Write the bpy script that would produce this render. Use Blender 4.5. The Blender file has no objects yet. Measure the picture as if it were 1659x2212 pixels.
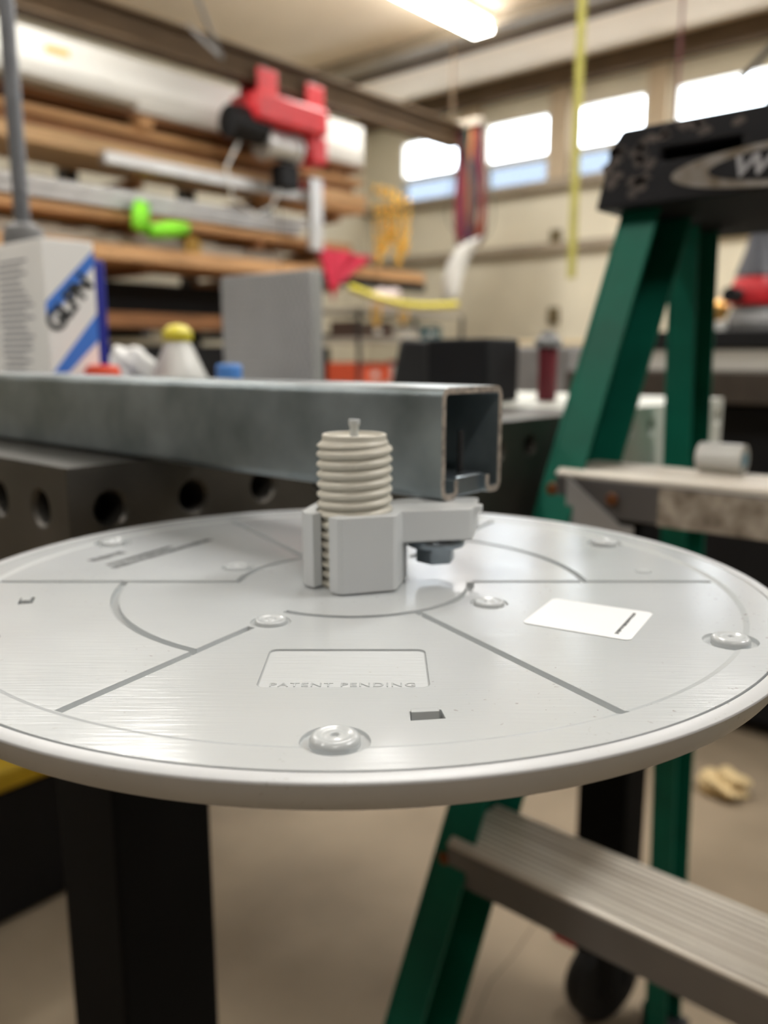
import bpy, bmesh, math, random
from mathutils import Vector, Matrix
random.seed(7)
PI = math.pi
SC = bpy.context.scene
COL = SC.collection

# ------------------------------------------------------------------ camera
F = 1792.0                       # focal length in pixels of the 1659 x 2212 frame
PITCH = math.atan(0.188)
YAW = math.radians(41)
CAM = Vector((0, 0, 0.96))
FWD = Vector((-math.sin(YAW), math.cos(YAW), 0))
RT = Vector((math.cos(YAW), math.sin(YAW), 0))
UP = Vector((0, 0, 1))
CF = FWD * math.cos(PITCH) - UP * math.sin(PITCH)
CU = UP * math.cos(PITCH) + FWD * math.sin(PITCH)
cam = bpy.data.cameras.new('camera')
camo = bpy.data.objects.new('camera', cam)
COL.objects.link(camo)
camo.location = CAM
camo.rotation_euler = (PI / 2 - PITCH, 0, YAW)
cam.sensor_fit = 'VERTICAL'
cam.sensor_height = 36.0
cam.sensor_width = 27.0
cam.lens = F / 2212 * 36
cam.clip_start = 0.01
cam.clip_end = 100
cam.dof.use_dof = True
cam.dof.focus_distance = 0.212
cam.dof.aperture_fstop = 9.2
SC.camera = camo

# ------------------------------------------------------------------ world
w = bpy.data.worlds.new('sky')
SC.world = w
w.use_nodes = True
bg = w.node_tree.nodes['Background']
bg.inputs[0].default_value = (0.92, 0.97, 1.0, 1)
bg.inputs[1].default_value = 13.0

SC.view_settings.view_transform = 'Standard'
SC.view_settings.look = 'None'
SC.view_settings.gamma = 1
SC.view_settings.use_curve_mapping = False
SC.view_settings.exposure = -0.12
SC.cycles.use_denoising = True
SC.cycles.max_bounces = 7
SC.cycles.sample_clamp_indirect = 6

# lamps: ceiling fixtures (x, y), the first in view, the rest added unseen for light ; the light itself is made in their builder
CEIL = 3.2
LAMPS = [(-3.5, 4.45), (-3.5, 1.7), (-1.2, 4.45), (-1.2, 1.7), (1.2, 4.45), (1.2, 1.7), (-3.5, -1.2), (-1.2, -1.2), (1.2, -1.2)]  # the row behind the camera is added, unseen front fill
LAMP_W = 34.0

# ------------------------------------------------------------------ helpers
def ray(x, y):
    return CF + RT * ((x - 829.5) / F) + CU * ((1106 - y) / F)
def on_z(x, y, z):
    v = ray(x, y); return CAM + v * ((z - CAM.z) / v.z)
def on_x(x, y, X):
    v = ray(x, y); return CAM + v * (X / v.x)
def on_y(x, y, Y):
    v = ray(x, y); return CAM + v * (Y / v.y)

def lin(c):
    c = c / 255.0
    return c / 12.92 if c <= 0.04045 else ((c + 0.055) / 1.055) ** 2.4
def rgb(r, g, b):
    return (lin(r), lin(g), lin(b), 1)

MATS = {}
def mat(name, col, rough=0.5, metal=0.0, var=0.12, scale=30.0, bump=0.0, bscale=200.0, col2=None, stretch=(1, 1, 1), bevel=0.0, spec=0.5, rvar=0.0, trans=0.0):
    if name in MATS: return MATS[name]
    m = bpy.data.materials.new(name)
    m.use_nodes = True
    nt = m.node_tree; N = nt.nodes; L = nt.links
    b = N['Principled BSDF']
    c = rgb(*col)
    b.inputs['Roughness'].default_value = rough
    b.inputs['Metallic'].default_value = metal
    b.inputs['Specular IOR Level'].default_value = spec
    tc = N.new('ShaderNodeTexCoord')
    mp = N.new('ShaderNodeMapping'); mp.inputs['Scale'].default_value = stretch
    L.new(tc.outputs['Object'], mp.inputs['Vector'])
    n1 = N.new('ShaderNodeTexNoise'); n1.inputs['Scale'].default_value = scale; n1.inputs['Detail'].default_value = 4
    L.new(mp.outputs[0], n1.inputs['Vector'])
    ramp = N.new('ShaderNodeValToRGB')
    ramp.color_ramp.elements[0].position = 0.32
    ramp.color_ramp.elements[1].position = 0.68
    lo = rgb(*col2) if col2 else tuple([v * (1 - var * 1.6) for v in c[:3]] + [1])
    ramp.color_ramp.elements[0].color = lo
    ramp.color_ramp.elements[1].color = c if col2 else tuple([min(1, v * (1 + var * .5)) for v in c[:3]] + [1])
    L.new(n1.outputs['Fac'], ramp.inputs[0])
    L.new(ramp.outputs[0], b.inputs['Base Color'])
    if rvar:
        mr = N.new('ShaderNodeMapRange'); mr.inputs['To Min'].default_value = max(0.03, rough - rvar); mr.inputs['To Max'].default_value = rough + rvar
        L.new(n1.outputs['Fac'], mr.inputs[0]); L.new(mr.outputs[0], b.inputs['Roughness'])
    last = None
    if bevel:
        bv = N.new('ShaderNodeBevel'); bv.samples = 4; bv.inputs['Radius'].default_value = bevel
        last = bv.outputs[0]; L.new(last, b.inputs['Normal'])
    if bump:
        n2 = N.new('ShaderNodeTexNoise'); n2.inputs['Scale'].default_value = bscale; n2.inputs['Detail'].default_value = 3
        L.new(mp.outputs[0], n2.inputs['Vector'])
        bp = N.new('ShaderNodeBump'); bp.inputs['Strength'].default_value = bump; bp.inputs['Distance'].default_value = 0.002
        L.new(n2.outputs['Fac'], bp.inputs['Height'])
        if last: L.new(last, bp.inputs['Normal'])
        L.new(bp.outputs[0], b.inputs['Normal'])
    if trans:
        b.inputs['Transmission Weight'].default_value = trans
    MATS[name] = m
    return m

def emis(name, col, s):
    m = bpy.data.materials.new(name); m.use_nodes = True
    b = m.node_tree.nodes['Principled BSDF']
    b.inputs['Base Color'].default_value = rgb(*col)
    b.inputs['Emission Color'].default_value = rgb(*col)
    b.inputs['Emission Strength'].default_value = s
    return m

class MB:
    def __init__(s): s.v = []; s.f = []
    def add(s, vs, fs):
        o = len(s.v); s.v += [Vector(p) for p in vs]; s.f += [tuple(i + o for i in f) for f in fs]; return s
    def box(s, a, b, M=None):
        x0, y0, z0 = a; x1, y1, z1 = b
        vs = [(x0, y0, z0), (x1, y0, z0), (x1, y1, z0), (x0, y1, z0), (x0, y0, z1), (x1, y0, z1), (x1, y1, z1), (x0, y1, z1)]
        if M: vs = [M @ Vector(p) for p in vs]
        return s.add(vs, [(3, 2, 1, 0), (4, 5, 6, 7), (0, 1, 5, 4), (1, 2, 6, 5), (2, 3, 7, 6), (3, 0, 4, 7)])
    def prism(s, pts, z0, z1, M=None):
        n = len(pts); vs = [(p[0], p[1], z0) for p in pts] + [(p[0], p[1], z1) for p in pts]
        if M: vs = [M @ Vector(p) for p in vs]
        return s.add(vs, [tuple(range(n - 1, -1, -1)), tuple(range(n, 2 * n))] + [(i, (i + 1) % n, (i + 1) % n + n, i + n) for i in range(n)])
    def lathe(s, prof, c=(0, 0, 0), n=48, M=None):   # prof: (r, z) from one end to the other
        vs = []; fs = []; ring = []
        for r, z in prof:
            if r < 1e-7:
                ring.append([len(vs)]); vs.append((c[0], c[1], c[2] + z))
            else:
                ring.append(list(range(len(vs), len(vs) + n)))
                vs += [(c[0] + r * math.cos(2 * PI * k / n), c[1] + r * math.sin(2 * PI * k / n), c[2] + z) for k in range(n)]
        for a, b in zip(ring, ring[1:]):
            for k in range(n):
                A = a[k % len(a)]; A2 = a[(k + 1) % len(a)]; B = b[k % len(b)]; B2 = b[(k + 1) % len(b)]
                f = [A, A2, B2, B]; g = []
                for i in f:
                    if i not in g: g.append(i)
                if len(g) > 2: fs.append(tuple(g))
        if M: vs = [M @ Vector(p) for p in vs]
        return s.add(vs, fs)
    def tube(s, pts, r, n=10, flat=1.0, caps=True):
        pts = [Vector(p) for p in pts]; vs = []; fs = []
        u = None
        for i, p in enumerate(pts):
            t = (pts[min(i + 1, len(pts) - 1)] - pts[max(i - 1, 0)]).normalized()
            if u is None:
                u = t.cross(Vector((0, 0, 1)))
                if u.length < .01: u = t.cross(Vector((0, 1, 0)))
                u.normalize()
            u = (u - t * u.dot(t)).normalized(); v = t.cross(u)
            rr = r[i] if isinstance(r, (list, tuple)) else r
            for k in range(n):
                a = 2 * PI * k / n
                vs.append(p + u * rr * math.cos(a) + v * rr * flat * math.sin(a))
        for i in range(len(pts) - 1):
            for k in range(n):
                a = i * n + k; b = i * n + (k + 1) % n
                fs.append((a, b, b + n, a + n))
        if caps:
            fs.append(tuple(range(n - 1, -1, -1))); fs.append(tuple(range((len(pts) - 1) * n, len(pts) * n)))
        return s.add(vs, fs)
    def mesh(s, name):
        me = bpy.data.meshes.new(name)
        me.from_pydata([tuple(p) for p in s.v], [], s.f)
        bm = bmesh.new(); bm.from_mesh(me)
        bmesh.ops.recalc_face_normals(bm, faces=bm.faces)
        bm.to_mesh(me); bm.free()
        return me
    def build(s, name, m, parent=None, local=False, smooth=35, bev=0.0, label=None, loc=None, rot=None):
        me = s.mesh(name)
        o = bpy.data.objects.new(name, me); COL.objects.link(o)
        if m: me.materials.append(m)
        if parent:
            o.parent = parent
            if not local: me.transform(world_of(parent).inverted())
        elif not local:
            lo = [min(v.co[i] for v in me.vertices) for i in range(3)]; hi = [max(v.co[i] for v in me.vertices) for i in range(3)]
            c = Vector(((lo[0] + hi[0]) / 2, (lo[1] + hi[1]) / 2, lo[2]))
            me.transform(Matrix.Translation(-c)); o.location = c
        if loc: o.location = loc
        if rot: o.rotation_euler = rot
        if bev:
            b = o.modifiers.new('b', 'BEVEL'); b.width = bev; b.segments = 2; b.limit_method = 'ANGLE'; b.angle_limit = math.radians(40)
        if smooth:
            for p in me.polygons: p.use_smooth = True
            me.set_sharp_from_angle(angle=math.radians(smooth))
        if label: o['label'] = label
        return o

def world_of(o):
    M = Matrix.Translation(o.location) @ o.rotation_euler.to_matrix().to_4x4()
    return world_of(o.parent) @ M if o.parent else M

def tag(o, label, cat, group=None, kind=None):
    if label: o['label'] = label
    if cat: o['category'] = cat
    if group: o['group'] = group
    if kind: o['kind'] = kind
    return o
def thing(name, label, cat, loc=(0, 0, 0), rotz=0, group=None):
    o = bpy.data.objects.new(name, None); COL.objects.link(o)
    o.empty_display_size = 0.02
    o.location = loc; o.rotation_euler = (0, 0, rotz)
    return tag(o, label, cat, group)
def struct(o):
    o['kind'] = 'structure'; return o

def text_mesh(txt, size, depth, shear=0.0, offset=0.0, spacing=1.0):
    cu = bpy.data.curves.new('txt', 'FONT'); cu.body = txt; cu.size = size; cu.extrude = depth; cu.shear = shear; cu.offset = offset
    cu.align_x = 'CENTER'; cu.align_y = 'CENTER'; cu.space_character = spacing; cu.resolution_u = 3
    o = bpy.data.objects.new('txt', cu); COL.objects.link(o)
    me = bpy.data.meshes.new_from_object(o, depsgraph=bpy.context.evaluated_depsgraph_get())
    bpy.data.objects.remove(o); bpy.data.curves.remove(cu)
    return me
def text_obj(name, txt, size, depth, m, parent, M, **k):
    """lettering; M is the matrix (parent space) that places it"""
    me = text_mesh(txt, size, depth, **k); me.transform(M); me.materials.clear(); me.materials.append(m)
    o = bpy.data.objects.new(name, me); COL.objects.link(o); o.parent = parent
    return o

# ------------------------------------------------------------------ materials
M_wall = mat('insulated_wall', (218, 211, 190), .75, var=.05, scale=2.5, bump=.1, bscale=8)
M_wall2 = mat('wall_tan', (190, 172, 146), .75, var=.08, scale=2)
M_ceil = mat('ceiling_liner', (236, 220, 198), .8, var=.04, scale=2)
M_girt = mat('girt_paint', (150, 138, 120), .6, var=.1, scale=4)
M_darkgirt = mat('purlin_brown', (96, 80, 62), .7, var=.12, spec=.2, scale=4)
M_steel_beam = mat('beam_tan', (176, 166, 150), .55, var=.1, scale=4)
M_wood = mat('pine_board', (206, 160, 112), .7, var=.2, scale=6, stretch=(6, .6, 6))
M_wood2 = mat('pale_pine_board', (222, 184, 138), .7, var=.18, scale=6, stretch=(6, .6, 6))
M_wood3 = mat('dark_pine_board', (150, 104, 66), .75, var=.25, scale=6, stretch=(6, .6, 6))
M_alu = mat('aluminium_extrusion', (198, 198, 198), .4, metal=.5, var=.1, scale=10)
M_bright = mat('bright_white_card', (250, 249, 246), .6, var=.02, scale=3)
M_white = mat('white_carton', (212, 210, 203), .6, var=.05, scale=3)
M_board = mat('grey_board', (178, 172, 160), .7, var=.1, scale=4)
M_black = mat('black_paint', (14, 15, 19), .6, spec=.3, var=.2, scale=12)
M_rack = mat('rack_steel', (60, 60, 62), .5, metal=.3, var=.2, scale=8)
M_concrete = mat('concrete_floor', (150, 134, 112), .75, scale=2.4, col2=(112, 99, 80), bump=.15, bscale=30)
M_table = mat('table_steel', (80, 77, 72), .42, metal=.6, var=.25, scale=14, rvar=.1, bump=.05, bscale=120, bevel=.0015)
M_leg = mat('table_leg_paint', (14, 13, 12), .8, spec=.1, var=.15, scale=12)
M_galv = mat('galvanised_steel', (152, 162, 166), .36, metal=.7, scale=26, col2=(112, 122, 125), rvar=.12, bump=.12, bscale=300)
M_cut = mat('cut_steel_edge', (190, 180, 170), .4, metal=.8, var=.3, scale=300, bump=.5, bscale=900)
M_zinc = mat('zinc_bolt', (150, 160, 168), .3, metal=.9, var=.15, scale=80)
M_green = mat('green_fibreglass', (2, 104, 84), .55, spec=.3, var=.14, scale=14, rvar=.08)
M_cap = mat('black_ladder_plastic', (27, 27, 32), .6, scale=38, col2=(17, 17, 21), spec=.35)
M_capworn = mat('scuffed_plastic', (100, 91, 86), .7, scale=42, col2=(74, 68, 66))
M_tread = mat('worn_aluminium_tread', (226, 220, 208), .4, metal=.3, scale=10, col2=(186, 176, 162), stretch=(.5, 9, 9), rvar=.1)
M_riser = mat('step_riser_aluminium', (128, 126, 126), .42, metal=.7, var=.1, scale=12)
M_rivet = mat('rusty_rivet', (134, 84, 48), .5, metal=.5, var=.3, scale=200)
M_red = mat('red_paint', (200, 32, 42), .4, var=.1, scale=12)
M_dred = mat('dark_red_rubber', (104, 24, 38), .5, var=.15, scale=12)
M_yel = mat('yellow_webbing', (206, 198, 62), .6, var=.1, scale=20)
M_gold = mat('gold_chain', (230, 180, 60), .22, metal=.85, var=.1, scale=20)
M_lime = mat('lime_fabric', (140, 236, 50), .7, var=.12, scale=20)
M_blue = mat('blue_print', (70, 130, 226), .5, var=.05, scale=10)
M_dblue = mat('dark_blue_carton', (28, 36, 140), .5, var=.08, scale=10)
M_ink = mat('black_ink', (40, 44, 46), .6, var=.2, scale=60)
M_grey = mat('grey_plastic', (120, 120, 120), .5, var=.1, scale=10)
M_orange = mat('orange_plastic', (226, 74, 34), .45, var=.08, scale=12)
M_rub = mat('black_rubber', (22, 22, 24), .6, var=.15, scale=12)
M_film = mat('white_film', (222, 222, 217), .35, var=.06, scale=10)
M_kraft = mat('faded_print', (150, 140, 128), .7, var=.06, scale=30)

def plastic(name, col, rough, scr, dirt):
    """injection moulded plastic: fine swirl scratches in the gloss and small dirt specks in the colour"""
    m = bpy.data.materials.new(name); m.use_nodes = True
    nt = m.node_tree; N = nt.nodes; L = nt.links; b = N['Principled BSDF']
    tc = N.new('ShaderNodeTexCoord')
    c = rgb(*col)
    # broad tone variation
    n0 = N.new('ShaderNodeTexNoise'); n0.inputs['Scale'].default_value = 14; n0.inputs['Detail'].default_value = 3
    L.new(tc.outputs['Object'], n0.inputs['Vector'])
    r0 = N.new('ShaderNodeValToRGB')
    r0.color_ramp.elements[0].position = .3; r0.color_ramp.elements[0].color = (c[0] * .93, c[1] * .93, c[2] * .92, 1)
    r0.color_ramp.elements[1].position = .7; r0.color_ramp.elements[1].color = c
    L.new(n0.outputs['Fac'], r0.inputs[0])
    # specks
    n1 = N.new('ShaderNodeTexNoise'); n1.inputs['Scale'].default_value = 520; n1.inputs['Detail'].default_value = 2
    n2 = N.new('ShaderNodeTexNoise'); n2.inputs['Scale'].default_value = 22; n2.inputs['Detail'].default_value = 2
    for n in (n1, n2): L.new(tc.outputs['Object'], n.inputs['Vector'])
    m1 = N.new('ShaderNodeMapRange'); m1.inputs['From Min'].default_value = .67; m1.inputs['From Max'].default_value = .74
    m2 = N.new('ShaderNodeMapRange'); m2.inputs['From Min'].default_value = .5; m2.inputs['From Max'].default_value = .66
    L.new(n1.outputs['Fac'], m1.inputs[0]); L.new(n2.outputs['Fac'], m2.inputs[0])
    mu = N.new('ShaderNodeMath'); mu.operation = 'MULTIPLY'; L.new(m1.outputs[0], mu.inputs[0]); L.new(m2.outputs[0], mu.inputs[1])
    mu2 = N.new('ShaderNodeMath'); mu2.operation = 'MULTIPLY'; mu2.inputs[1].default_value = dirt; L.new(mu.outputs[0], mu2.inputs[0])
    mx = N.new('ShaderNodeMixRGB'); mx.inputs[2].default_value = rgb(118, 108, 94)
    L.new(mu2.outputs[0], mx.inputs[0]); L.new(r0.outputs[0], mx.inputs[1]); L.new(mx.outputs[0], b.inputs['Base Color'])
    # roughness
    mr = N.new('ShaderNodeMapRange'); mr.inputs['To Min'].default_value = rough - .05; mr.inputs['To Max'].default_value = rough + .09
    L.new(n0.outputs['Fac'], mr.inputs[0]); L.new(mr.outputs[0], b.inputs['Roughness'])
    # bump: large soft warp + stretched scratches, over rounded edges
    bv = N.new('ShaderNodeBevel'); bv.samples = 4; bv.inputs['Radius'].default_value = .00035
    mp = N.new('ShaderNodeMapping'); mp.inputs['Scale'].default_value = (60, 900, 60); mp.inputs['Rotation'].default_value = (0, 0, .5)
    L.new(tc.outputs['Object'], mp.inputs['Vector'])
    n3 = N.new('ShaderNodeTexNoise'); n3.inputs['Scale'].default_value = 1; n3.inputs['Detail'].default_value = 2
    L.new(mp.outputs[0], n3.inputs['Vector'])
    b1 = N.new('ShaderNodeBump'); b1.inputs['Strength'].default_value = scr; b1.inputs['Distance'].default_value = .0002
    L.new(n3.outputs['Fac'], b1.inputs['Height']); L.new(bv.outputs[0], b1.inputs['Normal'])
    n4 = N.new('ShaderNodeTexNoise'); n4.inputs['Scale'].default_value = 30; n4.inputs['Detail'].default_value = 1
    L.new(tc.outputs['Object'], n4.inputs['Vector'])
    b2 = N.new('ShaderNodeBump'); b2.inputs['Strength'].default_value = .35; b2.inputs['Distance'].default_value = .0006
    L.new(n4.outputs['Fac'], b2.inputs['Height']); L.new(b1.outputs[0], b2.inputs['Normal'])
    L.new(b2.outputs[0], b.inputs['Normal'])
    return m
M_pl = plastic('moulded_white_plastic', (184, 188, 190), .18, .3, .9)
M_plrim = plastic('matte_rim_plastic', (188, 190, 192), .34, .1, .5)
M_plrough = plastic('textured_white_plastic', (184, 188, 190), .42, .8, .5)
M_thread = plastic('cream_thread_plastic', (200, 196, 184), .36, .1, .2)
M_clamp = plastic('smooth_white_clamp_plastic', (198, 201, 203), .42, .05, .0)

# ------------------------------------------------------------------ room shell
XL, XR, YB, YF = -5.7, 3.2, 6.3, -3.0
struct(MB().box((XL - .1, YF - .1, -.1), (XR + .1, YB + .1, 0)).build('floor', M_concrete, smooth=0))
struct(MB().box((XL - .1, YF - .1, CEIL), (XR + .1, YB + .1, CEIL + .1)).build('ceiling', M_ceil, smooth=0))
struct(MB().box((XL - .1, YF - .1, 0), (XL, YB + .1, CEIL)).build('wall_left', M_wall, smooth=0))
M_dim = mat('dimmed_unseen_wall', (96, 90, 82), .8, var=.1, scale=2)  # unseen walls coloured dark to cut the light from the front
struct(MB().box((XR, YF - .1, 0), (XR + .1, YB + .1, CEIL)).build('wall_right', M_dim, smooth=0))
struct(MB().box((XL, YF - .1, 0), (XR, YF, CEIL)).build('wall_front', M_dim, smooth=0))
# back wall with a high band of window openings
WIN = []
x = -5.27
wins = [(-5.27, -4.58), (-4.33, -3.70), (-3.48, -2.88), (-2.67, -1.98), (-1.74, -1.10), (-.86, -.2), (.04, .7)]
Z0, Z1, Z2, Z3 = 2.37, 2.545, 2.595, 2.91
wb = MB()
wb.box((XL, YB, 0), (XR, YB + .12, Z0)).box((XL, YB, Z3), (XR, YB + .12, CEIL))
edges = [XL] + [v for a in wins for v in a] + [XR]
for i in range(0, len(edges), 2):
    wb.box((edges[i], YB, Z0), (edges[i + 1], YB + .12, Z3))
struct(wb.build('wall_back', M_wall, smooth=0))
M_frame = mat('window_frame_paint', (214, 208, 196), .5, var=.05)
M_glass = bpy.data.materials.new('window_glass'); M_glass.use_nodes = True
nt = M_glass.node_tree
for n in list(nt.nodes): nt.nodes.remove(n)
o_ = nt.nodes.new('ShaderNodeOutputMaterial'); tr = nt.nodes.new('ShaderNodeBsdfTransparent'); gl = nt.nodes.new('ShaderNodeBsdfGlossy'); gl.inputs['Roughness'].default_value = .05
mxs = nt.nodes.new('ShaderNodeMixShader'); mxs.inputs[0].default_value = .06
tr.inputs[0].default_value = (.95, .97, 1, 1)
nt.links.new(tr.outputs[0], mxs.inputs[1]); nt.links.new(gl.outputs[0], mxs.inputs[2]); nt.links.new(mxs.outputs[0], o_.inputs[0])
M_tint = bpy.data.materials.new('tinted_lower_glass'); M_tint.use_nodes = True
nt = M_tint.node_tree
for n in list(nt.nodes): nt.nodes.remove(n)
o_ = nt.nodes.new('ShaderNodeOutputMaterial'); tr = nt.nodes.new('ShaderNodeBsdfTransparent'); gl = nt.nodes.new('ShaderNodeBsdfGlossy'); gl.inputs['Roughness'].default_value = .05
mxs = nt.nodes.new('ShaderNodeMixShader'); mxs.inputs[0].default_value = .06
tr.inputs[0].default_value = (.27, .295, .33, 1)
nt.links.new(tr.outputs[0], mxs.inputs[1]); nt.links.new(gl.outputs[0], mxs.inputs[2]); nt.links.new(mxs.outputs[0], o_.inputs[0])
for i, (a, b) in enumerate(wins):
    t = .025
    fr = MB()
    fr.box((a, YB + .01, Z0), (a + t, YB + .08, Z3)).box((b - t, YB + .01, Z0), (b, YB + .08, Z3))
    fr.box((a + t, YB + .01, Z3 - t), (b - t, YB + .08, Z3)).box((a + t, YB + .01, Z0), (b - t, YB + .08, Z0 + .012))
    fr.box((a + t, YB + .01, Z1), (b - t, YB + .08, Z2))
    f = struct(fr.build('window_%d' % (i + 1), M_frame, smooth=0))
    MB().box((a + t, YB + .04, Z2), (b - t, YB + .046, Z3 - t)).build('upper_pane', M_glass, f, smooth=0)
    MB().box((a + t, YB + .04, Z0 + .012), (b - t, YB + .046, Z1)).build('lower_pane', M_tint, f, smooth=0)
# girts, eave and purlins
struct(MB().box((XL, YB - .07, 1.80), (XR, YB - .001, 1.87)).build('trim_1', M_girt, smooth=0))
struct(MB().box((XL, YB - .09, 2.29), (XR, YB - .001, 2.36)).build('trim_2', M_girt, smooth=0))
struct(MB().box((XL, YB - .12, 3.06), (XR, YB - .001, CEIL - .001)).build('trim_3', M_darkgirt, smooth=0))
struct(MB().box((XL + .01, 5.22, 3.10), (XR - .01, 5.30, CEIL - .001)).build('trim_4', M_darkgirt, smooth=0))
struct(MB().box((XL + .01, 5.02, 3.12), (XR - .01, 5.20, CEIL - .001)).build('trim_5', M_girt, smooth=0))
struct(MB().box((XL + .01, 2.5, 3.08), (XR - .01, 2.62, CEIL - .001)).build('trim_6', M_steel_beam, smooth=0))
n = 7
for (a, b) in zip([w_[1] for w_ in wins[:-1]], [w_[0] for w_ in wins[1:]]):
    struct(MB().box((a + .03, YB - .05, 2.371), (b - .03, YB - .001, 3.059)).build('trim_%d' % n, M_wall2, smooth=0)); n += 1
for i, (px, py) in enumerate(((1200, 515), (1195, 682))):
    p = on_y(px, py, YB - .02)
    o = MB().box((p.x - .05, YB - .03, p.z - .07), (p.x + .05, YB - .001, p.z + .07)).build('outlet_box', mat('dull_brass_box', (110, 98, 70), .5, metal=.4), bev=.008)
    tag(o, ('brown outlet box on the back wall just above the long girt', 'brown outlet box low on the back wall, beside the ladder rail')[i], 'outlet box')

# ------------------------------------------------------------------ ceiling lamps
M_tube = emis('lamp_diffuser', (255, 252, 244), 22.0)
M_fix = mat('fixture_white', (235, 233, 228), .5, var=.03)
for i, (x, y) in enumerate(LAMPS):
    names = ['lit white ceiling strip lamp at the top of the photo, before the back wall', 'added, unseen ceiling strip lamp nearest the camera over the storage rack',
             'added, unseen ceiling strip lamp over the back wall windows, above the drill press', 'added, unseen ceiling strip lamp overhead between rack and welding table',
             'added, unseen ceiling strip lamp in the far right corner of the workshop', 'added, unseen ceiling strip lamp overhead to the right of the ladder',
             'added, unseen fill lamp behind the camera on the rack side', 'added, unseen fill lamp behind the camera in the middle', 'added, unseen fill lamp behind the camera on the far right side']
    t = thing('ceiling_lamp', names[i], 'lamp', (x, y, CEIL - .11), group='ceiling strip lamps')
    MB().box((x - .09, y - .62, CEIL - .04), (x + .09, y + .62, CEIL - .0005)).build('housing', M_fix, t, bev=.004)
    MB().box((x - .075, y - .6, CEIL - .110), (x + .075, y + .6, CEIL - .0405)).build('diffuser', M_tube, t, bev=.006)
    ld = bpy.data.lights.new('lamp_light', 'AREA'); ld.shape = 'RECTANGLE'; ld.size = .15; ld.size_y = 1.2; ld.energy = LAMP_W * (1, .85, 1, .85, 1, 1.5, .45, .45, .45)[i]; ld.color = (1, .985, .965)
    lo = bpy.data.objects.new('lamp_light', ld); COL.objects.link(lo); lo.parent = t; lo.location = (0, 0, -.012)

# ------------------------------------------------------------------ the round cover (disc)
H = 0.08304
ZD = CAM.z - H
DC = CAM + FWD * 0.3006 + RT * (-0.01077) - UP * H       # plate centre
DISC = thing('round_cover', 'round white moulded plastic cover hanging level under the hexagonal clamp, filling the foreground', 'plastic cover', DC, YAW)
mm = .001
def boolean(me, cut, op='DIFFERENCE'):
    a = bpy.data.objects.new('a', me); b = bpy.data.objects.new('b', cut)
    COL.objects.link(a); COL.objects.link(b)
    md = a.modifiers.new('x', 'BOOLEAN'); md.operation = op; md.object = b; md.solver = 'EXACT'
    r = bpy.data.meshes.new_from_object(a.evaluated_get(bpy.context.evaluated_depsgraph_get()))
    bpy.data.objects.remove(a); bpy.data.objects.remove(b)
    return r
# plate: a disc with a raised outer band, starting from a lathe
plate = MB()
plate.lathe([(0, -4 * mm), (133 * mm, -4 * mm), (133.6 * mm, -4 * mm), (145.3 * mm, -4 * mm), (145.3 * mm, .55 * mm), (135.6 * mm, .55 * mm), (133.8 * mm, 0), (0, 0)], n=256)
pm = plate.mesh('plate')
def cutter(fn):
    global pm
    c = MB(); fn(c); pm = boolean(pm, c.mesh('cut'))
def bar_cut(ang, r0, r1, wdt=1.45 * mm, d=2.1 * mm):
    M = Matrix.Rotation(math.radians(ang), 4, 'Z')
    def f(c):
        c.add([M @ Vector(p) for p in [(r0, -wdt * .9, -d), (r1, -wdt * .9, -d), (r1, wdt * .9, -d), (r0, wdt * .9, -d), (r0, -wdt, .001), (r1, -wdt, .001), (r1, wdt, .001), (r0, wdt, .001)]],
              [(3, 2, 1, 0), (4, 5, 6, 7), (0, 1, 5, 4), (1, 2, 6, 5), (2, 3, 7, 6), (3, 0, 4, 7)])
    cutter(f)
def arc_cut(R, a0, a1, wdt=1.4 * mm, d=2.0 * mm):
    def f(c):
        n = max(8, int(abs(a1 - a0) / 1.5)); vs = []; fs = []
        for k in range(n + 1):
            a = math.radians(a0 + (a1 - a0) * k / n)
            for (r, z) in ((R - wdt * .9, -d), (R + wdt * .9, -d), (R + wdt, .001), (R - wdt, .001)):
                vs.append((r * math.cos(a), r * math.sin(a), z))
        for k in range(n):
            for j in range(4):
                fs.append((k * 4 + j, k * 4 + (j + 1) % 4, (k + 1) * 4 + (j + 1) % 4, (k + 1) * 4 + j))
        fs += [(3, 2, 1, 0), (n * 4, n * 4 + 1, n * 4 + 2, n * 4 + 3)]
        c.add(vs, fs)
    cutter(f)
bar_cut(-120, 61 * mm, 133.4 * mm)
bar_cut(-60, 42.2 * mm, 135.5 * mm)
bar_cut(0, 44 * mm, 133 * mm)
bar_cut(180, 43 * mm, 133 * mm)
bar_cut(120, 44 * mm, 133 * mm)
bar_cut(60, 44 * mm, 133 * mm)
arc_cut(42.8 * mm, -121, -1)
arc_cut(85.9 * mm, 180.8, 239.2)
arc_cut(85.9 * mm, .9, 59.2)
arc_cut(43.5 * mm, 120, 180)
OB = [(131.0, -90), (131.3, -30.3), (127, 30), (128.5, 150), (129.5, -150), (128, 90)]
IB = [(53.8, -118), (54.2, -30.5), (52.5, 156), (54, 90), (113.3, 7.4)]
def annulus(c, x, y, r0, r1, d):
    n = 64; vs = []; fs = []
    for k in range(n):
        a = 2 * PI * k / n
        for r, z in ((r0, -d), (r1 - .25 * mm, -d), (r1, .001), (r0, .001)):
            vs.append((x + r * math.cos(a), y + r * math.sin(a), z))
    for k in range(n):
        k2 = (k + 1) % n
        for j in range(4):
            fs.append((k * 4 + j, k * 4 + (j + 1) % 4, k2 * 4 + (j + 1) % 4, k2 * 4 + j))
    c.add(vs, fs)
for r, a in OB:
    x, y = r * mm * math.cos(math.radians(a)), r * mm * math.sin(math.radians(a))
    cutter(lambda c: annulus(c, x, y, 5.7 * mm, 8.0 * mm, .9 * mm))
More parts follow.
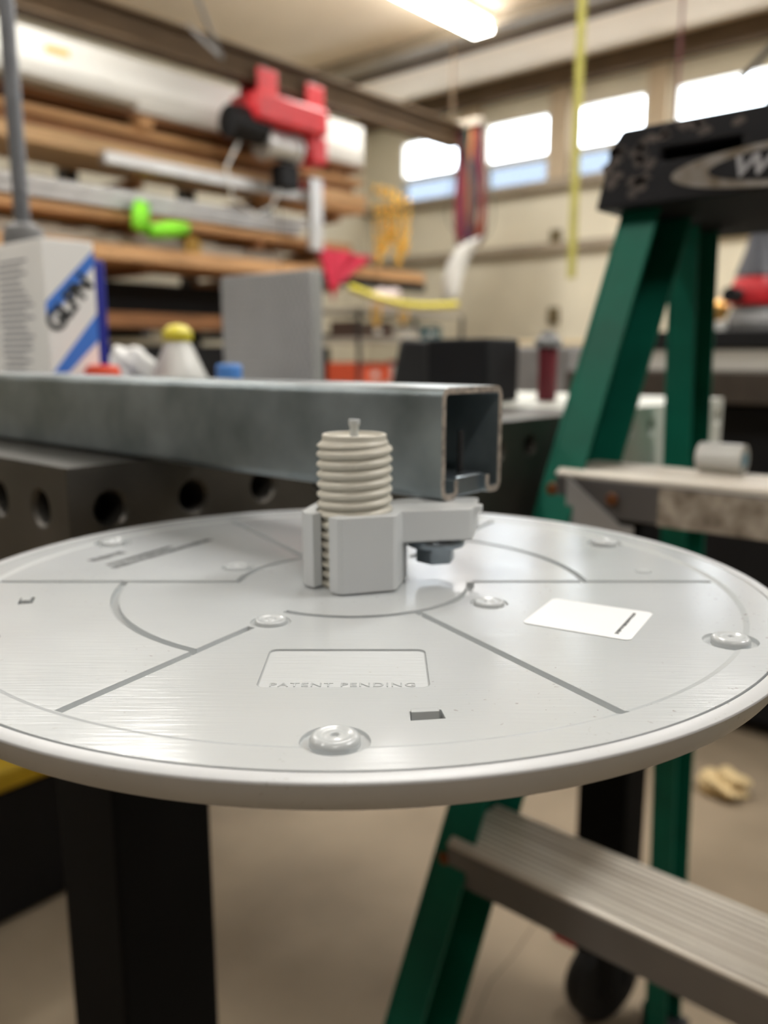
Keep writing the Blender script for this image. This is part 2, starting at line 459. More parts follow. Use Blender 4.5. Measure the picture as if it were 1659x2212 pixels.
for r, a in IB[:4]:
    x, y = r * mm * math.cos(math.radians(a)), r * mm * math.sin(math.radians(a))
    cutter(lambda c: annulus(c, x, y, 5.2 * mm, 6.6 * mm, .6 * mm))
# recessed label panel, square slots
def rrect(x0, y0, x1, y1, r, rs=(1, 1, 1, 1), n=6):
    pts = []
    for (cx, cy, a0, k) in ((x1 - r, y1 - r, 0, rs[0]), (x0 + r, y1 - r, 90, rs[1]), (x0 + r, y0 + r, 180, rs[2]), (x1 - r, y0 + r, 270, rs[3])):
        for i in range(n + 1):
            a = math.radians(a0 + 90 * i / n); pts.append((cx + r * math.cos(a), cy + r * math.sin(a)))
    return pts
cutter(lambda c: c.prism(rrect(-22 * mm, -101 * mm, 22.6 * mm, -72.8 * mm, 2.4 * mm), -.55 * mm, .001))
cutter(lambda c: c.prism([(17.0 * mm, -120.6 * mm), (25.2 * mm, -119.4 * mm), (24.4 * mm, -114.4 * mm), (16.9 * mm, -115.5 * mm)], -.006, .001))
Ms = Matrix.Translation((-112.8 * mm, -24.5 * mm, 0)) @ Matrix.Rotation(math.radians(-75), 4, 'Z')
cutter(lambda c: c.prism([(-4 * mm, -2.4 * mm), (4 * mm, -2.4 * mm), (4 * mm, 2.4 * mm), (-4 * mm, 2.4 * mm)], -.006, .001, Ms))
pm.name = 'plate'
po = bpy.data.objects.new('plate', pm); COL.objects.link(po); po.parent = DISC
pm.materials.clear(); pm.materials.append(M_pl)
for p in pm.polygons: p.use_smooth = True
pm.set_sharp_from_angle(angle=math.radians(7))
# rim: rounded lip and side wall around the plate
rim = MB().lathe([(145.9 * mm, -3 * mm), (145.9 * mm, .35 * mm), (146.2 * mm, .62 * mm), (149.5 * mm, .55 * mm), (150.0 * mm, .3 * mm), (150.1 * mm, -.2 * mm),
                  (147.9 * mm, -5.2 * mm), (147.6 * mm, -5.5 * mm), (146.6 * mm, -7.4 * mm), (146.0 * mm, -7.8 * mm), (143 * mm, -7.8 * mm), (143 * mm, -4.2 * mm), (145.9 * mm, -4.2 * mm), (145.9 * mm, -3 * mm)], n=256)
rim.build('rim', M_plrim, DISC, local=True, smooth=30)
# bosses
for r, a in OB:
    x, y = r * mm * math.cos(math.radians(a)), r * mm * math.sin(math.radians(a))
    MB().lathe([(5.6 * mm, -.9 * mm), (5.65 * mm, .6 * mm), (5.3 * mm, 1.3 * mm), (4.6 * mm, 1.75 * mm), (3.9 * mm, 1.8 * mm), (3.4 * mm, 1.45 * mm), (2.2 * mm, 1.35 * mm), (1.5 * mm, 1.75 * mm), (1.0 * mm, 1.6 * mm), (.7 * mm, .9 * mm), (0, .8 * mm)], (x, y, 0), n=48).build('screw_boss', M_pl, DISC, local=True, smooth=50)
for r, a in IB[:4]:
    x, y = r * mm * math.cos(math.radians(a)), r * mm * math.sin(math.radians(a))
    MB().lathe([(5.15 * mm, -.6 * mm), (5.1 * mm, .55 * mm), (4.7 * mm, .95 * mm), (4.2 * mm, .95 * mm), (3.7 * mm, .65 * mm), (1.4 * mm, .6 * mm), (1.1 * mm, .85 * mm), (.5 * mm, .5 * mm), (0, .45 * mm)], (x, y, 0), n=48).build('small_boss', M_pl, DISC, local=True, smooth=50)
x, y = 112.4 * mm, 14.5 * mm
MB().lathe([(3.2 * mm, -.1 * mm), (3.0 * mm, .5 * mm), (2.2 * mm, .6 * mm), (1.6 * mm, .3 * mm), (0, .3 * mm)], (x, y, 0), n=32).build('small_boss', M_pl, DISC, local=True, smooth=50)
# floor of the label recess and the moulded words
MB().prism(rrect(-21.7 * mm, -100.7 * mm, 22.3 * mm, -73.1 * mm, 2.2 * mm), -.56 * mm, -.5 * mm).build('label_recess', M_plrough, DISC, local=True, smooth=0)
text_obj('moulded_lettering', 'PATENT PENDING', 3.3 * mm, .10 * mm, M_pl, DISC, Matrix.Translation((0, -98.4 * mm, -.47 * mm)) @ Matrix.Diagonal((1.28, 1.1, 1, 1)), spacing=1.12)
# latch tabs in the slots
MB().prism([(17.2 * mm, -117.6 * mm), (23.9 * mm, -116.8 * mm), (23.6 * mm, -114.9 * mm), (17.1 * mm, -115.7 * mm)], -.0039, .0007).build('latch_tab', M_pl, DISC, local=True, smooth=0)
MB().prism([(-3.2 * mm, -1.6 * mm), (1.8 * mm, -1.6 * mm), (1.8 * mm, 1.5 * mm), (-3.2 * mm, 1.5 * mm)], -.0039, .0006, Ms).build('latch_tab', M_pl, DISC, local=True, smooth=0)
# sticker and small print
Mk = Matrix.Translation((76.8 * mm, -44.2 * mm, .1 * mm)) @ Matrix.Rotation(math.radians(-30), 4, 'Z')
M_paper = mat('sticker_paper', (222, 225, 226), .45, var=.02)
st = MB().prism(rrect(-17 * mm, -15.6 * mm, 17 * mm, 15.6 * mm, 2.2 * mm), 0, .12 * mm, Mk).build('sticker', M_paper, DISC, local=True, smooth=0, label='white square sticker with a narrow strip of tiny print')
tp = MB()
yy = -11.5
while yy < 11:
    ln = random.uniform(.5, 1.5); tp.box((11.2 * mm, yy * mm, .12 * mm), (12.5 * mm - random.uniform(0, .5) * mm, (yy + ln) * mm, .16 * mm), Mk); yy += ln + random.uniform(.2, .4)
tp = tp.build('tiny_print', M_ink, st, local=True, smooth=0); tp['kind'] = 'stuff'
pr = MB()
for (x0, y0, ang, length, hgt) in ((-110, 32, 62, 17, 5.0), (-97.5, 20.5, 61.5, 58, 4.2), (-101, 25.0, 61.5, 34, 3.4), (-96, 35, 61.5, 26, 2.8)):
    Mp = Matrix.Translation((x0 * mm, y0 * mm, 0)) @ Matrix.Rotation(math.radians(ang), 4, 'Z')
    u = 0
    while u < length:
        ln = random.uniform(.8, 1.8)
        pr.box((u * mm, -hgt * .5 * mm * random.uniform(.7, 1), .02 * mm), ((u + ln) * mm, hgt * .5 * mm * random.uniform(.7, 1), .07 * mm), Mp)
        u += ln + random.uniform(.3, .7)
pr = pr.build('printed_text', M_ink, DISC, local=True, smooth=0, label='smudged dark rows of illegible print'); pr['kind'] = 'stuff'
# threaded post
NT, PITCHT = 120, 3.64 * mm
RC, RR = 13.9 * mm, 12.2 * mm
ZT = 55.0 * mm
NZ = 15 * 14
vs = []; fs = []
for j in range(NZ + 1):
    z = ZT * j / NZ
    for k in range(NT):
        th = 2 * PI * k / NT
        ph = (z / PITCHT - th / (2 * PI) + .30) % 1.0
        s_ = .5 + .5 * math.cos(2 * PI * ph)
        s_ = s_ ** .55
        fade = max(0, min(1, (ZT - 1.6 * mm - z) / (2.2 * mm)))
        r = RR + (RC - RR) * s_ * fade - (1 - fade) * .5 * mm
        vs.append((r * math.cos(th), r * math.sin(th), z))
for j in range(NZ):
    for k in range(NT):
        a = j * NT + k; b = j * NT + (k + 1) % NT
        fs.append((a, b, b + NT, a + NT))
tb = MB().add(vs, fs)
post = tb.build('threaded_post', M_thread, DISC, local=True, smooth=60)
MB().lathe([(11.75 * mm, 54.0 * mm), (11.75 * mm, 55.1 * mm), (11.4 * mm, 55.4 * mm), (10.6 * mm, 55.4 * mm), (10.3 * mm, 55.0 * mm), (10.3 * mm, 54.3 * mm), (0, 54.3 * mm), (0, 52 * mm), (11.7 * mm, 52 * mm), (11.75 * mm, 54.0 * mm)], n=80).build('post_cap', M_thread, post, local=True, smooth=40)
MB().lathe([(1.5 * mm, 54.0 * mm), (1.6 * mm, 58.0 * mm), (2.1 * mm, 58.6 * mm), (2.15 * mm, 60.2 * mm), (1.9 * mm, 60.6 * mm), (0, 60.6 * mm)], n=20).build('centre_pin', M_pl, post, local=True, smooth=40)
# ------------------------------------------------------------------ hexagonal clamp with its arm
CL = thing('hexagonal_clamp', 'white plastic hexagonal split clamp gripping the threaded post, with an arm under the steel channel', 'clamp', DC + UP * .0004, YAW)
Rh, A0 = 20.6 * mm, -103
cor = [Vector((Rh * math.cos(math.radians(A0 + 60 * k)), Rh * math.sin(math.radians(A0 + 60 * k)))) for k in range(6)]
# slit on the face between corner 5 and corner 0
def lerp(a, b, t): return a + (b - a) * t
s0 = lerp(cor[0], cor[5], .26); s1 = lerp(cor[0], cor[5], .66)
bore = 14.25 * mm
inn0 = math.atan2(s0.y, s0.x); inn1 = math.atan2(s1.y, s1.x)
edge = (cor[5] - cor[0]).normalized(); nrm = Vector((edge.y, -edge.x))
if nrm.dot(cor[0]) < 0: nrm = -nrm
def on_bore(s):   # walk inwards from s to the bore circle
    t = 0
    while (s - nrm * t).length > bore and t < .02: t += .0001
    return s - nrm * t
b0, b1 = on_bore(s0), on_bore(s1)
def chamf(p, q, r, c=1.0 * mm):
    return [q + (p - q).normalized() * c, q + (r - q).normalized() * c]
out = [s0] + chamf(s0, cor[0], cor[1])
for k in range(1, 5): out += chamf(cor[k - 1], cor[k], cor[(k + 1) % 6])
out += chamf(cor[4], cor[5], s1, 2.6 * mm) + [s1]
a1 = math.atan2(b1.y, b1.x); a0_ = math.atan2(b0.y, b0.x)
if a0_ < a1: a0_ += 2 * PI
# inner circle runs the long way round (clockwise) from b1 back to b0
inner = []
span = 2 * PI - (a0_ - a1)
for k in range(61):
    a = a1 - span * k / 60; inner.append(Vector((bore * math.cos(a), bore * math.sin(a))))
poly = [tuple(p) for p in out] + [tuple(p) for p in inner]
HZ = 27.3 * mm
# rounded top edge: two stacked prisms with a slightly smaller top
body = MB()
body.prism(poly, .3 * mm, HZ)
bo = body.build('clamp_body', M_clamp, CL, local=True, smooth=25)
me = bo.data
bm = bmesh.new(); bm.from_mesh(me); bmesh.ops.triangulate(bm, faces=[f for f in bm.faces if len(f.verts) > 4]); bm.to_mesh(me); bm.free()
ARM = [(13.5, -4.5), (42.3, 1.6), (44.2, 3.6), (48.5, 25), (47, 27.2), (20, 24), (10, 18)]
MB().prism([(a * mm, b * mm) for a, b in ARM], 15.2 * mm, HZ - .15 * mm).build('arm', M_clamp, CL, local=True, bev=.5 * mm)
MB().prism([(43.0 * mm, 4.6 * mm), (47.6 * mm, 6.4 * mm), (48.4 * mm, 10.5 * mm), (44.2 * mm, 10.0 * mm)], 24.8 * mm, HZ + .1 * mm).build('arm_lip', M_clamp, CL, local=True, bev=.4 * mm)
# bolt with washer through the arm
bc = Vector((30.5 * mm, 10.5 * mm, 0))
BT = thing('hex_bolt', 'zinc hex bolt and wide washer under the clamp arm', 'bolt', DC + RT * bc.x + FWD * bc.y + UP * 5.5 * mm, YAW)
M_b = mat('zinc_head', (142, 152, 160), .28, metal=.9, var=.1, scale=120)
hx = [(7.8 * mm * math.cos(math.radians(14 + 60 * k)), 7.8 * mm * math.sin(math.radians(14 + 60 * k))) for k in range(6)]
MB().prism(hx, 0, 6.4 * mm).build('bolt_head', M_b, BT, local=True, bev=.5 * mm)
MB().lathe([(3.6 * mm, 6.45 * mm), (11.0 * mm, 6.45 * mm), (11.3 * mm, 7.0 * mm), (11.3 * mm, 8.6 * mm), (11.0 * mm, 9.2 * mm), (3.6 * mm, 9.2 * mm)], n=48).build('washer', M_b, BT, local=True)
MB().lathe([(0, 6.5 * mm), (3.5 * mm, 6.5 * mm), (3.5 * mm, 20 * mm), (0, 20 * mm)], n=20).build('shank', M_b, BT, local=True)

# ------------------------------------------------------------------ steel strut channel
TZ = ZD + 27.7 * mm
Y0, SW, SH, TH = .2513, .0412, .0436, .0026
XE = -.1895
t = thing('steel_channel', 'galvanised slotted steel channel lying on the dark table and overhanging towards the clamp', 'steel channel', (-.7, Y0 + SW / 2, TZ))
h2 = TH / 2
path = [(Y0 + .0098, TZ + .0075), (Y0 + .0098, TZ + h2), (Y0 + h2, TZ + h2), (Y0 + h2, TZ + SH - h2), (Y0 + SW - h2, TZ + SH - h2), (Y0 + SW - h2, TZ + h2), (Y0 + SW - .0098, TZ + h2), (Y0 + SW - .0098, TZ + .0075)]
def roundpath(p, r, n=5):
    out = [Vector(p[0])]
    for i in range(1, len(p) - 1):
        a, b, c = Vector(p[i - 1]), Vector(p[i]), Vector(p[i + 1])
        rr = min(r, (a - b).length * .45, (c - b).length * .45)
        p0 = b + (a - b).normalized() * rr; p1 = b + (c - b).normalized() * rr
        for k in range(n + 1):
            s = k / n; out.append(p0 * (1 - s) ** 2 + b * 2 * s * (1 - s) + p1 * s * s)
    out.append(Vector(p[-1])); return out
rp = roundpath(path, .0034)
L1, L2 = [], []
for i, p in enumerate(rp):
    d = (rp[min(i + 1, len(rp) - 1)] - rp[max(i - 1, 0)]).normalized(); nn = Vector((-d.y, d.x))
    L1.append(p + nn * h2); L2.append(p - nn * h2)
XS = -1.35
vs = []; fs = []
n = len(rp)
for X in (XS, XE):
    vs += [(X, q.x, q.y) for q in L1] + [(X, q.x, q.y) for q in L2]
for i in range(n - 1):
    fs.append((i, i + 1, 2 * n + i + 1, 2 * n + i))
    fs.append((n + i, n + i + 1, 3 * n + i + 1, 3 * n + i))
fs.append((0, n, 3 * n, 2 * n)); fs.append((n - 1, 2 * n - 1, 4 * n - 1, 3 * n - 1))
endf = []
for i in range(n - 1):
    fs.append((i, i + 1, n + i + 1, n + i)); fs.append((2 * n + i, 2 * n + i + 1, 3 * n + i + 1, 3 * n + i)); 
so = MB().add(vs, fs).build('channel_body', M_galv, t, smooth=30)
so.data.materials.append(M_cut)
for p in so.data.polygons:
    if abs(p.normal.x) > .9: p.material_index = 1
# strut nut and its spring pin inside the open end
NU = thing('channel_nut', 'small grey steel nut block with upright pin inside the open channel end', 'nut', (-.198, .2735, TZ + .0003))
p0 = Vector((-.1995, .2715, TZ + .0086))
MB().box((-.2050, .2640, TZ + .0003), (-.1915, .2822, TZ + .0085)).build('nut_block', M_b, NU, bev=.0008)
MB().lathe([(0, 0), (.0013, 0), (.0013, .017), (0, .017)], (-.1975, .2745, TZ + .0087), n=12).build('pin', M_rub, NU)

# ------------------------------------------------------------------ welding table
tx0, tx1, ty0, ty1 = -1.98, -.394, .2085, 1.150
TB = thing('welding_table', 'dark steel welding table with round holes along its sides, left and behind the white disc', 'welding table', ((tx0 + tx1) / 2, (ty0 + ty1) / 2, 0))
M_tend = mat('sheen_painted_steel', (206, 208, 198), .5, metal=.1, var=.12, scale=14, rvar=.1)  # grazing reflection on the table's far side, put into a paler colour
tm = MB().box((tx0, ty0, TZ - .106), (tx1, .7995, TZ - .0004)).mesh('table_top')
ct = MB()
def holecut(c, p, axis, r=.0088, d=.03):
    M = Matrix.Translation(p) @ (Matrix.Rotation(PI / 2, 4, 'Y') if axis == 'x' else Matrix.Rotation(PI / 2, 4, 'X'))
    c.lathe([(0, -d), (r, -d), (r, -.0022), (r * 1.28, .0005), (r * 1.28, .002), (0, .002)], n=28, M=M)
k = 0
yh = .2322
while yh < ty1 - .01:
    holecut(ct, (tx1, yh, TZ - .0245), 'x'); yh += .0530
    k += 1
xh = -.4241
MAXH = 14
i = 0
while xh > tx0 + .02 and i < MAXH:
    holecut(ct, (xh, ty0, TZ - .0245), 'y'); xh -= .0482; i += 1
tm = boolean(tm, ct.mesh('cut'))
to = bpy.data.objects.new('table_top', tm); COL.objects.link(to); to.parent = TB
tm.transform(world_of(TB).inverted()); tm.materials.clear(); tm.materials.append(M_table)
for p in tm.polygons: p.use_smooth = True
tm.set_sharp_from_angle(angle=math.radians(30))
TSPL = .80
te = boolean(MB().box((tx0, TSPL, TZ - .106), (tx1, ty1, TZ - .0004)).mesh('sheen_section'), ct.mesh('cut'))
to2 = bpy.data.objects.new('sheen_section', te); COL.objects.link(to2); to2.parent = TB; to2['label'] = 'far end of the table with its bright grazing reflection painted pale'
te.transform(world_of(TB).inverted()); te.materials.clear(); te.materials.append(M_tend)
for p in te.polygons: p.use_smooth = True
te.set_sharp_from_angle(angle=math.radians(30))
for (x, y) in ((-.487, .235), (-.497, .985), (tx0 + .03, .235), (tx0 + .03, .985)):
    lg = MB().box((x, y, .19), (x + .070, y + .070, TZ - .1065)).build('leg', M_leg, TB, bev=.003)
    MB().box((x - .005, y - .005, .175), (x + .075, y + .075, .1895)).build('caster_plate', M_leg, lg, bev=.002)
    cx, cy = x + .035, y + .035
    MB().lathe([(0, -.018), (.03, -.018), (.058, -.016), (.062, -.008), (.062, .008), (.058, .016), (.03, .018), (0, .018)], n=32, M=Matrix.Translation((cx, cy, .0625)) @ Matrix.Rotation(math.radians(70), 4, 'Z') @ Matrix.Rotation(PI / 2, 4, 'X')).build('caster_wheel', M_rub, lg)
    MB().box((cx - .03, cy - .028, .05), (cx + .03, cy - .022, .1745)).box((cx - .03, cy + .022, .05), (cx + .03, cy + .028, .1745)).box((cx - .03, cy - .028, .15), (cx + .03, cy + .028, .1745)).build('caster_fork', M_black, lg, bev=.002)
    MB().box((cx - .075, cy - .018, .098), (cx - .035, cy + .012, .116)).build('brake_pedal', M_red, lg, bev=.004, label='red brake pedal')

# ------------------------------------------------------------------ things standing on the table (behind the channel)
# white and blue carton with diagonal stripes
X = -.80
y0 = on_x(88, 512, X).y; y1 = on_x(205, 600, X).y; zt = on_x(88, 512, X).z
BX = thing('wipes_box', 'white cardboard box with diagonal blue stripes and dark slanted lettering on the table', 'cardboard box', (X - .05, (y0 + y1) / 2, TZ))
MB().box((X - .12, y0, TZ + .0004), (X, y1, zt)).build('carton', M_bright, BX, bev=.001)
def facepoly(px, X=X, d=.0006):
    # polygon on the +X face given as (y, z)
    return MB().add([(X + .0003, a, b) for a, b in px] + [(X + d, a, b) for a, b in px],
                    [tuple(range(len(px))), tuple(range(len(px), 2 * len(px)))] + [(i, (i + 1) % len(px), (i + 1) % len(px) + len(px), i + len(px)) for i in range(len(px))])
wY = y1 - y0
def fz(py, px=140): return on_x(px, py, X).z
facepoly([(y0, fz(655)), (y1 - .0005, fz(535)), (y1 - .0005, fz(568)), (y0, fz(690) - .004)]).build('blue_stripe', M_blue, BX, smooth=0)
facepoly([(y0 + wY * .05, fz(805)), (y1 - .0005, fz(675)), (y1 - .0005, fz(735)), (y0 + wY * .35, fz(805))]).build('blue_stripe', M_blue, BX, smooth=0)
cyy, czz = y0 + wY * .46, fz(655)
ang = math.atan2(fz(610) - fz(705), wY * .66)
# text in the YZ plane facing +X
Mt = Matrix.Translation(Vector((X + .0008, cyy, czz)) - BX.location) @ Matrix.Rotation(PI / 2, 4, 'Z') @ Matrix.Rotation(PI / 2, 4, 'X') @ Matrix.Rotation(ang, 4, 'Z')
text_obj('carton_lettering', 'GLPN', .027, .0003, M_ink, BX, Mt, offset=.0011, spacing=.95)
# small print panel on the -Y face
tl = MB()
for i in range(20):
    z = zt - .02 - i * .0062
    for _ in range(1):
        tl.box((X - .10 + random.uniform(0, .01), y0 - .0006, z), (X - .02 - random.uniform(0, .03), y0 - .0002, z + .0018))
sp = tl.build('small_print', mat('print_grey', (120, 122, 132), .7), BX, smooth=0); sp['kind'] = 'stuff'
# dark blue carton behind it
bp = on_x(212, 600, -.86)
o = MB().box((-.96, y1 + .012, TZ + .0004), (-.845, bp.y, on_x(212, 562, -.845).z)).build('blue_box', M_dblue, bev=.002)
tag(o, 'dark blue carton standing right behind the white striped box', 'cardboard box')
# grey tread plate box
PB = thing('tread_plate_box', 'grey tread plate metal box with small raised studs on the table behind the channel', 'metal box', (-.70, .78, TZ))
ya = .735
px0, px1 = on_y(476, 600, ya).x, on_y(672, 590, ya).x
zt2 = on_y(575, 590, ya).z
M_stud = mat('stud_steel', (226, 228, 228), .4, metal=.2, var=.03)
M_tp = mat('tread_plate_grey', (176, 177, 175), .5, metal=.3, var=.08, scale=12)
MB().box((px0, ya, TZ + .0004), (px1, ya + .020, zt2)).build('box_shell', M_tp, PB, bev=.0015)
stds = MB(); cw = px1 - px0; nx = 18; nz = int((zt2 - TZ) / cw * nx)
for i in range(nx):
    for j in range(nz):
        cx = px0 + (i + .5) * cw / nx + (cw / nx * .25 if j % 2 else -cw / nx * .25); cz = TZ + (j + .5) * (zt2 - TZ) / nz
        a = .7 if (i + j) % 2 else -.7
        u = Vector((math.cos(a), 0, math.sin(a))) * .0026; v = Vector((-math.sin(a), 0, math.cos(a))) * .0009
        c = Vector((cx, ya, cz)); yv = Vector((0, -.0009, 0))
        stds.add([c - u, c - v, c + u, c + v, c + yv - u * .4, c + yv - v * .5, c + yv + u * .4, c + yv + v * .5], [(4, 5, 6, 7), (0, 1, 5, 4), (1, 2, 6, 5), (2, 3, 7, 6), (3, 0, 4, 7)])
so_ = stds.build('raised_studs', M_stud, PB, smooth=0); so_['kind'] = 'stuff'
# white bag of yellow-topped bottle
def blob(name, c, r, m, seed, parent=None, amp=.25, sq=(1, 1, 1), n=18):
    rnd = random.Random(seed); ph = [(rnd.uniform(2, 5), rnd.uniform(0, 6), rnd.uniform(0, 6)) for _ in range(6)]
    vs = []; fs = []
    for i in range(n + 1):
        for k in range(2 * n):
            a = PI * i / n; b = PI * k / n
            d = Vector((math.sin(a) * math.cos(b), math.sin(a) * math.sin(b), math.cos(a)))
            q = 1 + amp * sum(math.sin(f * (d.x * 1.3 + d.y + .7 * d.z) + p) * math.cos(f * d.z * 1.2 + p2) for f, p, p2 in ph) / 3
            vs.append((c[0] + r * sq[0] * d.x * q, c[1] + r * sq[1] * d.y * q, max(c[2] - r * sq[2], c[2] + r * sq[2] * d.z * q)))
    for i in range(n):
        for k in range(2 * n):
            a = i * 2 * n + k; b = i * 2 * n + (k + 1) % (2 * n)
            fs.append((a, b, b + 2 * n, a + 2 * n))
    return MB().add(vs, fs).build(name, m, parent, smooth=80)
yb = .56
xc = on_y(385, 760, yb).x; ztop = on_y(395, 700, yb).z
BG = thing('squeeze_bottle', 'white squeeze bottle with a pointed yellow top standing behind the channel', 'bottle', (xc, yb, TZ))
rb = (on_y(425, 800, yb).x - on_y(345, 800, yb).x) / 2
hB = ztop - TZ
MB().lathe([(0, .0004), (rb * .95, .0004), (rb, .004), (rb * .95, hB * .30), (rb * .66, hB * .55), (rb * .42, hB * .76), (rb * .36, hB * .80), (0, hB * .80)], (xc, yb, TZ), n=32).build('bottle_body', M_film, BG)
MB().lathe([(0, hB * .802), (rb * .46, hB * .802), (rb * .48, hB * .90), (rb * .3, hB * .98), (rb * .1, hB * 1.0), (0, hB * 1.0)], (xc, yb, TZ), n=24).build('yellow_cap', mat('yellow_cap_plastic', (220, 206, 60), .45, var=.06), BG)
# crumpled film, orange cap, blue cap
p = on_y(275, 780, .62)
o = blob('plastic_bag', (p.x, .62, TZ + .034), .034, M_film, 4, sq=(1.25, .8, .98)); tag(o, 'crumpled clear white plastic bag on the table left of the yellow-topped bottle', 'plastic bag')
p = on_y(222, 800, .46)
o = MB().lathe([(0, .0004), (.017, .0004), (.0175, .02), (.0175, .041), (.015, .0455), (.009, .0465), (0, .0465)], (p.x, .46, TZ), n=28).build('orange_cap_jar', M_orange)
tag(o, 'orange-red plastic lid jar in front of the white plastic bag', 'jar')
p = on_y(495, 805, .52)
o = MB().lathe([(0, .0004), (.012, .0004), (.0125, .03), (.0125, .0455), (.0105, .0475), (0, .0475)], (p.x, .52, TZ), n=24).build('small_jar', mat('blue_cap_plastic', (90, 150, 230), .4, var=.05))
tag(o, 'small light blue jar peeping over the steel channel', 'jar')
# steel post at the left
pp = on_x(30, 240, -1.15)
PO = thing('steel_post', 'grey round steel post rising behind the striped box to the ceiling', 'post', (-1.15, pp.y, TZ))
MB().lathe([(0, .0004), (.0105, .0004), (.0105, CEIL - TZ - .001), (0, CEIL - TZ - .001)], (-1.15, pp.y, TZ), n=20).build('post_tube', mat('post_grey', (118, 120, 124), .45, metal=.4), PO)
zz = on_x(30, 500, -1.15).z
MB().lathe([(.0108, -.02), (.026, -.02), (.028, -.01), (.024, .006), (.014, .012), (.0108, .012)], (-1.15, pp.y, zz), n=24).build('collar', M_grey, PO)
MB().lathe([(.0108, .0006), (.04, .0006), (.04, .008), (.0108, .014)], (-1.15, pp.y, TZ), n=24).build('foot_flange', M_grey, PO)
# black box, red can
c0 = on_z(985, 866, TZ)
bx = Vector((-.600, .855, TZ))
o = MB().box((-.652, .83, TZ + .0004), (-.56, .90, TZ + .0765)).build('black_bin', M_black, bev=.003)
tag(o, 'black square-sided bin on the far part of the welding table', 'bin')
rc = on_z(1180, 866, TZ)
RC_ = thing('red_canister', 'dark red canister with grey lid standing right of the black bin', 'canister', (rc.x, rc.y, TZ))
MB().lathe([(0, .0004), (.0115, .0004), (.012, .002), (.012, .066), (0, .066)], (rc.x, rc.y, TZ), n=28).build('can_body', M_dred, RC_)
MB().lathe([(0, .0662), (.017, .0662), (.017, .0745), (.011, .078), (.008, .085), (0, .086)], (rc.x, rc.y, TZ), n=28).build('can_lid', M_grey, RC_)
p = on_z(930, 860, TZ)
o = MB().prism([(-.045, 0), (.03, 0), (.045, .045), (.02, .075), (-.03, .078)], -.022, .022, Matrix.Translation((p.x - .03, p.y + .02, TZ + .0004)) @ Matrix.Rotation(YAW, 4, 'Z') @ Matrix.Rotation(PI / 2, 4, 'X')).build('tool_case', M_rub, bev=.005)
tag(o, 'dark rubber-edged tool case left of the black bin', 'tool case')

# ------------------------------------------------------------------ storage rack on the left
RX = -4.0
RK = thing('cantilever_rack', 'dark steel cantilever rack holding long boards along the left wall', 'storage rack', (-4.6, 3.0, 0))
ups = [.9, 2.65, 3.48, 4.15]
LEV = [2.175, 1.885, 1.655, 1.44, 1.11, .70]
for y in ups:
    MB().box((-4.80, y - .04, .0), (-4.70, y + .04, 2.6)).build('upright', M_rack, RK, smooth=0)
    MB().box((-4.70, y - .04, .0), (-3.95, y + .04, .08)).build('foot', M_rack, RK, smooth=0)
    for z in LEV:
        MB().box((-4.6995, y - .025, z - .05), (RX - .02, y + .025, z - .002)).build('arm', M_rack if z < 1.3 else M_wood3, RK, smooth=0)
def board(name, label, cat, y0, y1, z0, z1, m, x0=-.30, x1=0, group=None, bev=.003):
    if name == 'pine_board': group = 'pine boards on the rack'
    if name == 'metal_trim': group = 'metal trims on the rack'
    o = MB().box((RX + x0, y0, z0), (RX + x1, y1, z1)).build(name, m, bev=bev, smooth=0)
    return tag(o, label, cat, group)
YL = 1.15
# level 1: long white carton on wood
board('dimension_board', 'weathered pine board, topmost of the wood under the long white carton', 'board', YL, 4.39, 2.176, 2.205, M_wood3, -.45)
wc = thing('long_carton', 'very long white carton lying on top of the rack', 'carton', (RX - .2, 2.8, 2.206))
MB().box((RX - .40, YL, 2.206), (RX + .02, 4.37, 2.455)).build('carton_body', M_white, wc, bev=.004, smooth=0)
MB().box((RX + .0205, 2.15, 2.37), (RX + .022, 2.27, 2.40)).build('yellow_mark', mat('faded_yellow', (196, 170, 80), .6), wc, smooth=0)
MB().box((RX + .0205, 1.6, 2.30), (RX + .0222, 4.3, 2.304)).build('carton_seam', M_board, wc, smooth=0)
board('foam_strip', 'pale grey foam strip in front of the long white carton', 'foam strip', YL, 2.60, 2.206, 2.235, M_board, .025, .09)
board('pine_board', 'tan pine board lying on the upper arms, directly over the pale one', 'board', YL, 4.36, 2.085, 2.122, M_wood, -.45, .02)
board('pine_board', 'dark stained pine board between two lighter ones on the upper arms', 'board', YL, 4.3, 2.03, 2.083, M_wood3, -.40, -.01)
board('pine_board', 'pale thick pine board, lowest of the upper wood stack', 'board', YL, 4.40, 1.955, 2.028, M_wood2, -.42, .02)
for (y, z, lab) in ((2.65, 2.145, 'square timber block end under the long white carton'), (2.65, 1.915, 'round-edged timber block under the aluminium bar, left one'), (3.48, 1.915, 'timber block under the aluminium bar, right one')):
    o = MB().box((RX - .018, y - .045, z - .023 if z > 2 else z - .028), (RX + .075, y + .045, z + .028)).build('timber_block', M_wood, bev=.006, smooth=0); tag(o, lab, 'timber block')
board('aluminium_bar', 'bright aluminium bar with its cut left end showing, under the pale pine board', 'metal bar', 2.36, 3.80, 1.894, 1.952, M_alu, .085, .14)
